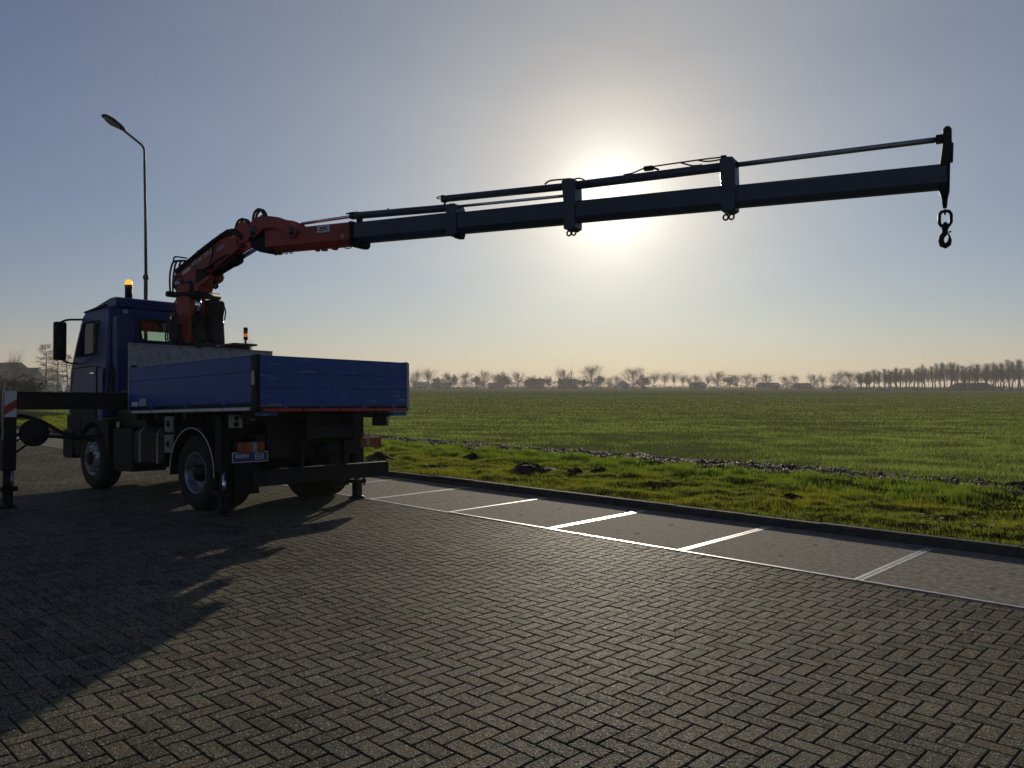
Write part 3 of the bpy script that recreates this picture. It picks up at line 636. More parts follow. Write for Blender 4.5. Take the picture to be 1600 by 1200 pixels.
# rear stabiliser legs
def stab_leg(name, s, l, ztop, matf, hazard=False, wide=.15):
    e = P('stabiliser_leg', bx(s - wide / 2, s + wide / 2, l - wide / 2, l + wide / 2, .62, ztop, .012), 'black')
    P('piston_rod', MB().tube([(s, -l, .16), (s, -l, .62)], .045, 14), 'black', e)
    P('chrome_rod', MB().tube([(s - .055, -l - (.09 if l > 1 else -.02), .26), (s - .055, -l - (.09 if l > 1 else -.02), .60)], .024, 12), 'chrome', e)
    P('collar', bx(s - .10, s + .10, l - .10, l + .10, .30, .36, .012), 'black', e)
    P('foot_tube', bx(s - .055, s + .055, l - .055, l + .055, .07, .32, .01), 'black', e)
    z0 = .055 * s * .6 + .0
    return e
sl1 = stab_leg('l', .98, .10, 1.34, BODY); P('foot_plate', MB().lathe([(.001, .0), (.12, 0), (.125, .012), (.06, .04), (.05, .06), (.001, .06)], (.98, -.10, .034), 'z', 20), 'black', sl1)
sl2 = stab_leg('r', .98, 2.32, 1.30, BODY); P('foot_plate', MB().lathe([(.001, .0), (.12, 0), (.125, .012), (.06, .04), (.05, .06), (.001, .06)], (.98, -2.32, .076), 'z', 20), 'black', sl2)
P('stabiliser_beam', bx(.90, 1.06, .18, 2.24, 1.04, 1.235, .01), 'black')
for l in (.76, 1.71): P('gap_block_plate', bx(2.36, 4.70, l, l + .02, .72, 1.40, .004), 'black')  # added plates that block light showing through under the bed
P('gap_block_box', bx(3.58, 4.68, .30, .60, 1.19, 1.46, .01), 'black')  # added box closing the rest of that see-through gap
# tanks and boxes on the left, between the wheels
ft = P('fuel_tank', MB().prism([(-.13, .66), (-.13, 1.10), (-.19, 1.18), (-.30, 1.20), (-.62, 1.20), (-.70, 1.14), (-.70, .66), (-.62, .60), (-.21, .60)], 'x', 2.66, 3.66, .02), 'black')
for s in (2.85, 3.42): P('tank_strap', MB().prism([(-.124, .655), (-.124, 1.104), (-.186, 1.188), (-.30, 1.208), (-.31, 1.20), (-.14, 1.10), (-.14, .66)], 'x', s, s + .05), 'steel', ft)
P('filler_cap', MB().lathe([(.001, .03), (.045, .03), (.05, 0)], (3.2, -.30, 1.20), 'z', 14), 'plastic', ft)
P('battery_box', bx(3.72, 4.40, .14, .68, .50, 1.18, .02), 'plastic'); P('exhaust_box', bx(3.72, 4.44, 1.85, 2.36, .52, 1.15, .03), 'black')
P('air_tank', MB().lathe([(.001, -.42), (.09, -.40), (.12, -.34), (.12, .34), (.09, .40), (.001, .42)], (3.05, -1.97, .85), 'x', 18), 'black')
tb1 = P('junction_box', bx(2.34, 2.60, .10, .30, 1.12, 1.352, .01), 'galv'); P('box_lid', bx(2.36, 2.58, .088, .0995, 1.135, 1.338, .004), 'galv', tb1)
P('box_lock', bx(2.43, 2.49, .07, .0875, 1.20, 1.29, .004), 'plastic', tb1)
tb2 = P('junction_box', bx(2.34, 2.60, .10, .30, .82, 1.085, .01), 'steel'); P('box_lid', bx(2.36, 2.58, .088, .0995, .835, 1.07, .004), 'galv', tb2); P('box_lock', bx(2.44, 2.50, .07, .0875, .91, .99, .004), 'plastic', tb2)
P('warning_label', bx(4.13, 4.24, .118, .122, 1.19, 1.28), 'yellow')
P('side_guard', bx(2.30, 2.34, .10, .55, .62, 1.36, .006), 'black')
P('prop_shaft', MB().tube([(1.85, -1.25, .58), (4.6, -1.22, .86)], .05, 10), 'black'); P('gearbox', bx(4.2, 5.6, .95, 1.55, .55, 1.1, .05), 'black')

# cab: hollow shell with window openings
CL0, CL1 = .13, 2.37
prof = [(4.73, 1.34), (4.73, 3.06), (4.80, 3.20), (5.72, 3.20), (5.86, 3.12), (6.02, 2.62), (6.14, 2.15), (6.19, 1.75), (6.20, 1.34)]
def taper(me):
    for v in me.vertices:
        if v.co.z > 2.2:
            k = (v.co.z - 2.2) * .10; y = v.co.y
            v.co.y = y - k if y > -1.25 else y + k
    return me
shell = taper(MB().prism(prof, 'y', -CL1, -CL0, .07, 3).mesh('cab'))
inner = MB().prism([(4.79, 1.42), (4.79, 3.05), (4.84, 3.13), (5.70, 3.13), (5.80, 3.08), (5.95, 2.62), (6.07, 2.15), (6.10, 1.75), (6.10, 1.42)], 'y', -CL1 + .06, -CL0 - .06).mesh('i'); inner = taper(inner)
cr_ = MB().prism([(-.74, 2.68), (-.80, 2.65), (-1.70, 2.65), (-1.76, 2.68), (-1.80, 2.98), (-1.76, 3.00), (-.74, 3.00), (-.70, 2.98)], 'x', 4.6, 4.9).mesh('c1')
cs_ = MB().prism([(5.16, 2.44), (5.14, 2.97), (5.72, 2.97), (5.80, 2.80), (5.90, 2.42)], 'y', -3, .3).mesh('c2')
cw_ = MB().prism([(-.32, 2.20), (-.38, 3.02), (-2.12, 3.02), (-2.18, 2.20)], 'x', 5.75, 6.5).mesh('c3')
cabm = boolean(shell, [inner, cr_, cs_, cw_]); cabm.materials.clear()
cab = link('cab', cabm, M['blue'], root, BODY)
rc = P('roof_cap', MB().prism([(4.77, 3.19), (4.77, 3.345), (4.84, 3.37), (5.05, 3.365), (5.62, 3.27), (5.74, 3.205)], 'y', -2.16, -.34, .03), 'blue', cab)
P('roof_rail', MB().prism([(4.95, 3.21), (5.78, 3.16), (5.80, 3.19), (4.95, 3.245)], 'y', -.27, -.22, .006), 'plastic', cab)
P('sun_visor', MB().prism([(5.80, 3.17), (5.98, 3.10), (6.14, 2.97), (6.12, 2.96), (5.96, 3.07), (5.80, 3.13)], 'y', -2.18, -.30, .006), 'plastic', cab)
P('rear_window', MB().prism([(-.72, 2.66), (-1.78, 2.66), (-1.80, 2.99), (-.70, 2.99)], 'x', 4.752, 4.757), 'glass', cab)
P('window_seal', MB().tube([(4.727, -.74, 2.672), (4.727, -.80, 2.645), (4.727, -1.70, 2.645), (4.727, -1.765, 2.672), (4.727, -1.805, 2.985), (4.727, -1.76, 3.005), (4.727, -.74, 3.005), (4.727, -.695, 2.985), (4.727, -.74, 2.672)], .016, 6), 'plastic', cab)
for l in (.215, 2.285): P('side_window', MB().prism([(5.15, 2.43), (5.13, 2.98), (5.72, 2.98), (5.80, 2.82), (5.91, 2.41)], 'y', -l - .002, -l + .003), 'glass', cab)
wsg = MB(); wsg.add([(6.120, -.30, 2.19), (6.120, -2.20, 2.19), (5.900, -2.14, 3.03), (5.900, -.36, 3.03), (6.126, -.30, 2.19), (6.126, -2.20, 2.19), (5.906, -2.14, 3.03), (5.906, -.36, 3.03)], [(0, 1, 2, 3), (4, 7, 6, 5), (0, 4, 5, 1), (2, 6, 7, 3), (0, 3, 7, 4), (1, 5, 6, 2)])
P('windscreen', wsg, 'glass', cab)
for sd_, l in ((1, CL0), (-1, CL1)):
    y0, y1 = (-l - .002, -l + .008) if sd_ > 0 else (-l - .008, -l + .002)
    d = P('door', MB().prism([(5.03, 1.35), (5.02, 2.20), (5.92, 2.20), (6.00, 1.95), (6.03, 1.42), (5.85, 1.33)], 'y', y0, y1, .004), 'blue')
    P('handle', MB().box(5.06, 5.20, (y1 - .002) if sd_ > 0 else (y0 - .03), (y1 + .03) if sd_ > 0 else (y0 + .002), 2.07, 2.11, .008), 'chrome', d)
    P('lower_trim', MB().prism([(5.05, 1.36), (5.05, 1.55), (6.0, 1.55), (6.01, 1.43), (5.85, 1.345)], 'y', y1 - .001 if sd_ > 0 else y0 - .006, y1 + .006 if sd_ > 0 else y0 + .001), 'plastic', d)
    yo = -l + .004 if sd_ > 0 else -l - .004
    P('door_seam', MB().tube([(5.015, yo, 1.36), (5.005, yo, 2.21), (5.935, yo, 2.21), (6.015, yo, 1.95), (6.045, yo, 1.42)], .007, 5), 'plastic', d)
for sg_, l in ((1, .155), (-1, 2.345)):
    ty = lambda z: (-l - max(0, z - 2.2) * .10 * 1.0) if sg_ > 0 else (-l + max(0, z - 2.2) * .10)
    P('window_seal', MB().tube([(s_, ty(z_) + sg_ * .028, z_) for s_, z_ in ((5.155, 2.43), (5.135, 2.98), (5.725, 2.98), (5.81, 2.80), (5.91, 2.41), (5.155, 2.43))], .014, 6), 'plastic', cab)
P('mud_flap', bx(1.02, 1.035, .30, .66, .28, .85, .003), 'rubber'); P('mud_flap', bx(1.02, 1.035, 1.84, 2.20, .28, .85, .003), 'rubber')
P('wiper', MB().tube([(6.16, -.5, 2.17), (6.10, -1.15, 2.36)], .01, 5).tube([(6.16, -1.4, 2.17), (6.10, -2.0, 2.36)], .01, 5), 'plastic', cab)
P('cab_corner_panel', MB().prism([(4.78, 1.30), (4.78, 2.17), (4.96, 2.17), (4.96, 1.30)], 'y', -CL0 - .002, -CL0 + .006, .004), 'blue', cab)
for l0, l1 in ((.13, .56), (1.94, 2.37)):
    arc = [(5.20 + .60 * math.cos(a), .66 + .62 * math.sin(a)) for a in np.linspace(R(168), R(8), 18)]
    P('front_fender', MB().prism([(4.55, .74), (4.55, 1.30), (4.73, 1.335), (6.10, 1.335), (6.10, .74)] + arc[::-1], 'y', -l1, -l0), 'plastic')
P('cab_step', bx(5.62, 6.22, .12, .42, .72, 1.42, .03), 'plastic'); P('cab_step', bx(5.62, 6.22, 2.08, 2.38, .72, 1.42, .03), 'plastic')
bp = P('bumper', MB().prism([(5.9, .66), (5.9, 1.16), (6.30, 1.16), (6.34, 1.1), (6.34, .72), (6.28, .66)], 'y', -2.40, -.10, .03), 'plastic')
P('grab_rail', MB().hose([(6.17, -.10, 1.80), (6.21, -.05, 1.83), (6.21, -.05, 2.06), (6.17, -.12, 2.09)], .014, 8), 'chrome', cab)
P('marker_lamp', bx(4.70, 4.735, .42, .50, 3.08, 3.15, .01), 'clearlens', cab)
P('vent_duct', MB().prism([(4.60, 1.5), (4.60, 2.1), (4.72, 2.25), (4.72, 1.5)], 'y', -.42, -.20, .02), 'plastic')
P('air_intake', bx(4.50, 4.715, .24, .52, 1.50, 3.02, .04), 'blue')
ibx = P('cab_interior', bx(5.85, 6.08, .32, 2.18, 1.85, 2.28, .04), 'plastic', cab)
for l in (.72, 1.78):
    P('seat', MB().box(4.98, 5.48, -l - .25, -l + .25, 1.62, 1.78, .05).prism([(4.92, 1.75), (4.84, 2.42), (4.96, 2.44), (5.06, 1.78)], 'y', -l - .24, -l + .24, .04), 'fabric', cab)
    P('headrest', MB().prism([(4.84, 2.46), (4.82, 2.66), (4.92, 2.68), (4.95, 2.46)], 'y', -l - .13, -l + .13, .03), 'fabric', cab)
sw = MB()
sw.tube([(5.68 + .10 * math.cos(a), -.72 + .22 * math.sin(a), 2.22 + .20 * math.cos(a)) for a in np.linspace(0, 2 * math.pi, 25)], .016, 6).tube([(5.68, -.72, 2.22), (5.86, -.72, 2.05)], .03, 8)
P('steering_wheel', sw, 'plastic', cab)
for sd_ in (0, 1):
    f_ = (lambda l: -l) if sd_ == 0 else (lambda l: -(2.5 - l))
    mr_ = MB(); ya, yb = f_(-.21), f_(-.015)
    mr_.box(5.86, 5.97, ya, yb, 2.34, 3.00, .035)
    m_ = P('mirror', mr_, 'plastic')
    P('mirror_glass', MB().box(5.856, 5.861, f_(-.19), f_(-.04), 2.58, 2.97).box(5.856, 5.861, f_(-.19), f_(-.04), 2.37, 2.54), 'mirrorglass', m_)
    P('mirror_arm', MB().hose([(5.93, f_(-.1), 2.99), (5.93, f_(.02), 3.045), (5.84, f_(.25), 3.06)], .018, 8).hose([(5.93, f_(-.08), 2.36), (5.93, f_(.05), 2.30), (5.90, f_(.16), 2.30)], .016, 8), 'plastic', m_)
bc = P('beacon', MB().tube([(5.0, -.64, 3.36), (5.0, -.64, 3.57)], .060, 16), 'plastic')
P('amber_dome', MB().lathe([(.048, 0), (.058, .025), (.060, .055), (.050, .09), (.030, .108), (.001, .114)], (5.0, -.64, 3.595), 'z', 20), 'beacon', bc)
P('dome_base', MB().lathe([(.064, 0), (.066, .012), (.064, .05), (.05, .055)], (5.0, -.64, 3.56), 'z', 20), 'redlens', bc)

# crane base and front stabilisers (body frame)
P('crane_base', MB().box(3.70, 4.40, -1.68, -.82, 1.24, 2.05, .02).box(3.80, 4.30, -1.55, -.95, 2.05, 2.30, .03), 'red')
P('front_stabiliser_housing', bx(3.76, 4.06, .10, 2.40, 1.42, 1.78, .012), 'black')
P('stabiliser_arm', bx(3.80, 4.02, -1.43, .10, 1.474, 1.728, .010), 'black'); P('stabiliser_arm', bx(3.80, 4.02, 2.40, 2.52, 1.474, 1.728, .010), 'black')
lg = P('stabiliser_leg', bx(3.82, 4.00, -1.60, -1.43, .62, 1.735, .014), 'black')
zf = .105
P('piston_rod', MB().tube([(3.91, 1.515, .30), (3.91, 1.515, .64)], .058, 16), 'black', lg)
P('chrome_rod', MB().tube([(3.845, 1.475, .36), (3.845, 1.475, .62)], .022, 10), 'steel', lg)
P('collar', bx(3.80, 4.02, -1.62, -1.41, .33, .40, .015), 'black', lg)
P('foot_tube', bx(3.85, 3.97, -1.575, -1.455, zf + .02, .34, .012), 'black', lg)
P('foot_plate', MB().lathe([(.001, 0), (.13, 0), (.135, .014), (.07, .045), (.05, .07), (.001, .07)], (3.91, 1.515, zf), 'z', 20), 'black', lg)
hz = P('hazard_plate', bx(3.812, 3.819, -1.592, -1.438, 1.37, 1.735), 'white', lg)
P('red_stripe', MB().prism([(1.438, 1.50), (1.592, 1.40), (1.592, 1.52), (1.438, 1.62)], 'x', 3.8095, 3.8118), 'redfilm', lg)
P('edge_strip', bx(3.815, 3.84, -1.612, -1.601, 1.05, 1.73), 'steel', lg)
lr = P('stabiliser_leg', bx(3.82, 4.00, 2.525, 2.69, .62, 1.735, .014), 'black')
P('foot_tube', bx(3.85, 3.97, 2.55, 2.67, .25, .64, .012), 'black', lr); P('foot_plate', MB().lathe([(.001, 0), (.13, 0), (.135, .014), (.07, .045), (.001, .07)], (3.91, -2.61, .20), 'z', 20), 'black', lr)
pad = P('support_pad', MB().lathe([(.001, -.035), (.185, -.035), (.196, -.02), (.196, .02), (.185, .035), (.001, .035)], (3.93, 1.17, 1.14), 'x', 32), 'rubber')
P('hydraulic_hose', MB().hose([(3.95, 1.45, 1.36), (4.0, 1.30, 1.385), (4.0, 1.05, 1.30), (4.0, .75, 1.12), (4.0, .45, 1.06), (4.0, .20, 1.08)], .030, 8), 'hose')
P('hydraulic_hose', MB().hose([(3.95, 1.62, 1.20), (3.98, 1.45, 1.13), (4.03, 1.2, 1.10), (4.03, .8, 1.07), (4.03, .3, 1.0)], .026, 8), 'hose')
P('pad_handle', MB().tube([(3.95, 1.46, .82), (3.95, 1.25, .98)], .016, 8).tube([(3.95, 1.46, 1.0), (3.95, 1.33, 1.06)], .013, 8), 'black', pad)
P('hydraulic_hose', MB().hose([(3.95, 1.62, 1.30), (3.98, 1.8, 1.27), (4.05, 2.1, 1.25), (4.0, 1.9, 1.2), (3.97, 1.62, 1.16)], .026, 8), 'hose')
P('control_console', bx(3.62, 3.95, 1.70, 2.12, 1.6, 2.56, .02), 'black'); P('control_console_lid', bx(3.60, 3.97, 1.80, 2.24, 2.565, 2.60, .008), 'grey')
st = P('signal_tower', MB().tube([(3.80, -2.135, 2.56), (3.80, -2.135, 2.68)], .018, 8).box(3.76, 3.84, -2.18, -2.09, 2.45, 2.565, .01), 'plastic')
for i, m in enumerate(('plastic', 'towerlit', 'redlens', 'plastic')):
    z = 2.68 + i * .055; P('lamp_segment', MB().lathe([(.001, 0), (.036, .0), (.038, .005), (.038, .047), (.036, .052), (.001, .052)], (3.80, -2.135, z), 'z', 16), m, st)

# crane column and booms (boom frame: x outwards along the boom, y away to its left, z up)
colm = Q('crane_column', MB().prism([(-.10, 2.18), (-.14, 2.55), (-.15, 3.28), (-.10, 3.40), (.18, 3.40), (.19, 3.0), (.18, 2.18)], 'y', -.17, .17, .025), 'red')
Q('slew_ring', MB().lathe([(.001, 0), (.30, 0), (.32, .02), (.32, .09), (.28, .12), (.001, .12)], (-.05, 0, 2.08), 'z', 28), 'black', colm)
Q('column_cheek', MB().prism([(-.14, 2.40), (-.15, 2.70), (-.08, 2.78), (.08, 2.66), (.12, 2.40)], 'y', -.195, -.17, .008), 'red', colm)
Q('column_collar', MB().box(-.26, .36, -.20, .20, 3.195, 3.265, .02).lathe([(.001, -.3), (.06, -.3), (.06, .3), (.001, .3)], (.34, 0, 3.21), 'y', 14).lathe([(.001, -.27), (.05, -.27), (.05, .27), (.001, .27)], (-.23, 0, 3.24), 'y', 14), 'black', colm)
Q('valve_block', MB().box(-.12, .06, -.30, -.21, 2.34, 2.74, .012).box(-.08, .02, -.34, -.30, 2.42, 2.52, .01).box(-.09, .03, -.34, -.30, 2.56, 2.66, .01), 'black', colm)
for i in range(6):
    Q('hydraulic_hose', MB().hose([(-.1 + i * .03, -.31, 2.36 + .05 * (i % 3)), (-.16 + i * .05, -.36, 2.50), (-.12 + i * .045, -.34, 2.72 + .03 * i), (-.20 + .03 * i, -.26, 2.90)], .013, 6), 'hose', colm)
lift = Q('lift_cylinder', MB().tube([(.232, -.03, 2.90), (.305, -.03, 2.20)], .100, 20), 'black')
Q('piston_rod', MB().tube([(.205, -.03, 3.25), (.235, -.03, 2.88)], .058, 18), 'chrome', lift)
Q('cylinder_foot', MB().prism([(-.10, 2.46), (.42, 2.40), (.44, 2.34), (.36, 2.31), (.1, 2.30), (-.1, 2.36)], 'y', -.22, .22, .02), 'black', lift)
Q('rod_eye', MB().lathe([(.001, -.16), (.11, -.16), (.11, .16), (.001, .16)], (.16, 0, 3.34), 'y', 18), 'black', lift)
tank = Q('oil_tank', MB().prism([(.28, 2.42), (.235, 2.60), (.205, 3.10), (.235, 3.15), (.38, 3.15), (.43, 3.12), (.44, 3.02), (.40, 2.86), (.41, 2.60), (.44, 2.42)], 'y', .11, .35, .02), 'plastic')
Q('tank_strap', MB().hose([(.43, .34, 3.05), (.46, .34, 2.95), (.43, .34, 2.82)], .012, 6), 'hose', tank)
Q('tank_cap', MB().lathe([(.06, 0), (.06, .03), (.001, .035)], (.30, .23, 3.148), 'z', 14), 'plastic', tank)
# inner boom
ib_ = Q('inner_boom', MB().prism([(-.22, 3.34), (-.26, 3.55), (-.17, 3.66), (.05, 3.74), (.30, 3.86), (.82, 4.10), (1.30, 4.275), (1.50, 4.30), (1.62, 4.20), (1.58, 4.05), (1.36, 3.93), (1.0, 3.74), (.70, 3.585), (.40, 3.43), (.22, 3.33), (.0, 3.30)], 'y', -.125, .125, .018), 'red')
Q('pivot_pin', MB().lathe([(.001, -.17), (.06, -.17), (.065, -.15), (.065, .15), (.06, .17), (.001, .17)], (-.12, 0, 3.42), 'y', 18), 'steel', ib_)
Q('pivot_boss', MB().lathe([(.12, -.145), (.13, -.14), (.13, .14), (.12, .145)], (-.12, 0, 3.42), 'y', 22), 'black', ib_)
Q('lower_gusset', MB().prism([(.02, 3.31), (.34, 3.24), (.40, 3.35), (.62, 3.44), (.66, 3.52), (.40, 3.46), (.1, 3.42)], 'y', -.15, .15, .012), 'red', ib_)
Q('sticker', MB().prism([(-.03, 3.555), (.165, 3.640), (.150, 3.695), (-.045, 3.61)], 'y', -.1285, -.126), 'white', ib_)
an = math.atan2(.07, .17)
MT = Matrix.Translation((.195, -.1285, 3.675)) @ Matrix.Rotation(-.40, 4, 'Y') @ Matrix.Rotation(R(90), 4, 'X')
pl('ATLAS 190.3', .098, ib_, MT, 'white')
Q('data_plate', MB().prism([(.80, 3.86), (.98, 3.955), (.955, 4.01), (.775, 3.915)], 'y', -.1285, -.126), 'galv', ib_)
Q('warning_triangle', MB().prism([(1.12, 4.06), (1.25, 4.10), (1.16, 4.18)], 'y', -.1285, -.126), 'yellow', ib_)
Q('link_plate', MB().prism([(1.27, 4.02), (1.25, 4.20), (1.32, 4.29), (1.45, 4.30), (1.56, 4.22), (1.60, 4.08), (1.50, 3.97), (1.36, 3.94)], 'y', -.165, -.128, .012).prism([(1.27, 4.02), (1.25, 4.20), (1.32, 4.29), (1.45, 4.30), (1.56, 4.22), (1.60, 4.08), (1.50, 3.97), (1.36, 3.94)], 'y', .128, .165, .012), 'red', ib_)
for k, (y, dz) in enumerate(((-.09, .03), (-.05, .035), (0, .03), (.05, .04), (.09, .03))):
    Q('hydraulic_pipe', MB().tube([(-.16, y, 3.68 + dz), (.05, y, 3.765 + dz), (.30, y, 3.885 + dz), (.82, y, 4.125 + dz), (1.0, y, 4.19 + dz)], .014, 6), 'hose', ib_)
for k, dz in enumerate((-.045, -.022, .001)):
    Q('hydraulic_hose', MB().hose([(-.18, -.150, 3.60 - dz), (.05, -.152, 3.705 - dz), (.30, -.150, 3.83 - dz), (.60, -.158, 3.965 - dz), (.95, -.152, 4.11 - dz), (1.22, -.17, 4.12 - 1.6 * dz), (1.40, -.18, 4.02 - dz)], .0135, 6), 'hose', ib_)
Q('hydraulic_hose', MB().hose([(.62, -.15, 3.62), (.70, -.17, 3.74), (.74, -.17, 3.86), (.70, -.155, 3.98)], .013, 6).hose([(.40, -.15, 3.52), (.55, -.18, 3.60), (.80, -.18, 3.70), (1.02, -.16, 3.80)], .015, 6), 'hose', ib_)
Q('valve_block', MB().box(.34, .56, -.175, -.128, 3.50, 3.62, .01).box(.62, .72, -.17, -.128, 3.60, 3.68, .01), 'black', ib_)
for t_, z_ in ((.02, 3.78), (.32, 3.92), (.66, 4.07)): Q('pipe_clamp', MB().box(t_, t_ + .05, -.13, .13, z_ - .05, z_ + .02, .006), 'black', ib_)
Q('hook', MB().hose([(.60, 0, 3.50), (.60, 0, 3.40), (.575, 0, 3.345), (.61, 0, 3.315), (.655, 0, 3.345), (.645, 0, 3.375)], .022, 8).box(.57, .68, -.03, .03, 3.39, 3.45, .01).prism([(.45, 3.47), (.66, 3.53), (.66, 3.44), (.60, 3.43)], 'y', -.03, .03, .006), 'black', ib_)
for i, y in enumerate((-.12, -.06, .02, .1)):
    Q('hydraulic_hose', MB().hose([(-.34 - .012 * i, y, 3.22), (-.36, y, 3.42), (-.35 + .015 * i, y, 3.62), (-.27, y, 3.79 + .01 * i), (-.10, y, 3.80 + .01 * i), (.05, y, 3.79)], .017, 6), 'hose', ib_)
Q('hydraulic_hose', MB().hose([(-.30, -.1, 3.80), (-.26, -.1, 3.88), (-.10, -.1, 3.86), (.02, -.08, 3.84)], .014, 6), 'hose', ib_)
Q('hydraulic_hose', MB().hose([(-.44, .1, 3.22), (-.53, .1, 3.12), (-.54, .08, 2.98), (-.46, .05, 2.80), (-.36, 0, 2.72)], .013, 6), 'hose', colm)
# knuckle cylinder along the inner boom
kc = Q('knuckle_cylinder', MB().tube([(.28, -.02, 3.44), (.33, -.02, 3.46), (1.13, -.02, 3.745), (1.18, -.02, 3.763)], [.06, .085, .085, .075], 18), 'black')
for y in (-.15, .15): Q('barrel_lug', MB().prism([(.30, 3.40), (.36, 3.58), (.52, 3.62), (.62, 3.55), (.45, 3.44)], 'y', y - .02, y + .02, .006), 'black', kc)
Q('barrel_collar', MB().tube([(1.05, -.02, 3.717), (1.17, -.02, 3.76)], .098, 18), 'black', kc)
Q('piston_rod', MB().tube([(1.16, -.02, 3.756), (1.62, -.02, 3.92)], .050, 16), 'chrome', kc)
Q('feed_pipe', MB().tube([(.42, -.12, 3.60), (.80, -.12, 3.735), (1.05, -.12, 3.82)], .012, 6).tube([(.45, -.11, 3.64), (.75, -.11, 3.75)], .010, 6), 'hose', kc)
# knuckle and outer boom
kn = Q('knuckle', MB().prism([(1.56, 4.10), (1.57, 4.24), (1.65, 4.33), (1.80, 4.345), (2.0, 4.325), (2.18, 4.29), (2.38, 4.215), (2.52, 4.13), (2.56, 4.03), (2.50, 3.95), (2.38, 3.96), (2.26, 4.06), (2.10, 4.13), (1.86, 4.15), (1.74, 4.06), (1.64, 4.02)], 'y', -.17, -.125, .014).prism([(1.56, 4.10), (1.57, 4.24), (1.65, 4.33), (1.80, 4.345), (2.0, 4.325), (2.18, 4.29), (2.38, 4.215), (2.52, 4.13), (2.56, 4.03), (2.50, 3.95), (2.38, 3.96), (2.26, 4.06), (2.10, 4.13), (1.86, 4.15), (1.74, 4.06), (1.64, 4.02)], 'y', .125, .17, .014), 'red')
for t_, z_, rr in ((1.65, 4.13, .075), (2.46, 4.045, .06)):
    Q('pivot_pin', MB().lathe([(.001, -.195), (rr * .45, -.195), (rr * .5, -.185), (rr, -.18), (rr, .18), (rr * .45, .19), (.001, .19)], (t_, 0, z_), 'y', 20), 'grey', kn)
Q('knuckle_link', MB().prism([(1.50, 4.02), (1.55, 3.88), (1.72, 3.80), (1.96, 3.76), (2.02, 3.84), (1.95, 4.02), (1.80, 4.14), (1.62, 4.08)], 'y', -.12, .12, .02), 'black', kn)
Q('bracket', MB().prism([(1.63, 4.30), (1.66, 4.40), (1.71, 4.40), (1.74, 4.33)], 'y', -.03, .03, .006), 'red', kn)
for y in (-.10, -.04): Q('hydraulic_hose', MB().hose([(1.56, y, 4.16), (1.57, y, 4.30), (1.60, y, 4.42), (1.69, y, 4.475), (1.77, y, 4.43), (1.83, y, 4.33)], .020, 8), 'hose', kn)
for y in (-.14, -.08): Q('hydraulic_hose', MB().hose([(1.22, y, 4.16), (1.26, y, 4.29), (1.35, y, 4.345), (1.45, y, 4.32), (1.53, y, 4.22), (1.55, y, 4.1)], .018, 8), 'hose', kn)
Q('hydraulic_hose', MB().hose([(1.28, -.15, 4.05), (1.33, -.19, 3.92), (1.44, -.20, 3.885), (1.54, -.17, 3.90)], .012, 6), 'hose', kn)
def zc(t): return 3.945 - .0175 * (t - 3.0)
def section(name, t0, t1, h, wd, m, off=0):
    pr = [(-wd / 2, -h / 2 + h * .24), (-wd / 2, h / 2 - .03), (-wd / 2 + .03, h / 2), (wd / 2 - .03, h / 2), (wd / 2, h / 2 - .03), (wd / 2, -h / 2 + h * .24), (wd / 4, -h / 2), (-wd / 4, -h / 2)]
    bm = bmesh.new(); A = [bm.verts.new((t0, y, zc(t0) + z + off)) for y, z in pr]; B = [bm.verts.new((t1, y, zc(t1) + z + off)) for y, z in pr]; n = len(pr)
    bm.faces.new(A); bm.faces.new(B[::-1])
    for i in range(n): bm.faces.new((A[i], B[i], B[(i + 1) % n], A[(i + 1) % n]))
    return Q(name, MB().addbm(bm), m)
ob = section('outer_boom', 1.86, 3.54, .335, .25, 'red', -.01)
Q('sticker', MB().prism([(2.93, 3.985), (3.17, 3.98), (3.17, 4.075), (2.93, 4.08)], 'y', -.1285, -.1255), 'white', ob)
for k, (z0, z1, x1) in enumerate(((4.035, 4.06, 3.12), (4.008, 4.022, 3.15))): Q('printed_line', MB().prism([(2.98 - .02 * k, z0), (x1, z0 - .003), (x1, z1 - .003), (2.98 - .02 * k, z1)], 'y', -.1305, -.1287), 'signblue', ob)
Q('warning_triangle', MB().prism([(3.38, 3.875), (3.45, 3.873), (3.415, 3.935)], 'y', -.1285, -.126), 'yellow', ob)
for t_ in (2.0, 2.12, 2.22, 2.32): Q('pipe_clip', MB().hose([(t_, -.08, 3.80), (t_ + .01, -.08, 3.745), (t_ + .06, -.08, 3.735), (t_ + .07, -.08, 3.79)], .008, 6), 'hose', ob)
Q('lug', MB().prism([(2.78, 3.785), (2.80, 3.735), (2.84, 3.735), (2.86, 3.78)], 'y', -.03, .03, .004).prism([(2.90, 3.78), (2.92, 3.73), (3.0, 3.73), (3.0, 3.78)], 'y', -.03, .03, .004).prism([(3.12, 3.78), (3.13, 3.73), (3.18, 3.73), (3.22, 3.78)], 'y', -.04, .04, .004), 'red', ob)
Q('pipe_clip', MB().hose([(3.34, 0, 3.775), (3.37, 0, 3.735), (3.46, 0, 3.735), (3.48, 0, 3.775)], .007, 6), 'hose', ob)
Q('flange', MB().box(3.545, 3.60, -.14, .14, zc(3.55) - .185, zc(3.55) + .16, .01).prism([(3.55, 3.77), (3.60, 3.715), (3.70, 3.705), (3.74, 3.74), (3.74, 3.80), (3.6, 3.80)], 'y', -.12, .12, .012), 'black', ob)
secs = [(3.60, 5.28, .295, .225), (5.36, 7.08, .277, .205), (7.13, 9.04, .262, .185), (9.09, 11.16, .247, .165)]
ext = []
for i, (t0, t1, h, wd) in enumerate(secs):
    e = section('boom_extension', t0 - .02, t1, h, wd, 'grey'); ext.append(e)
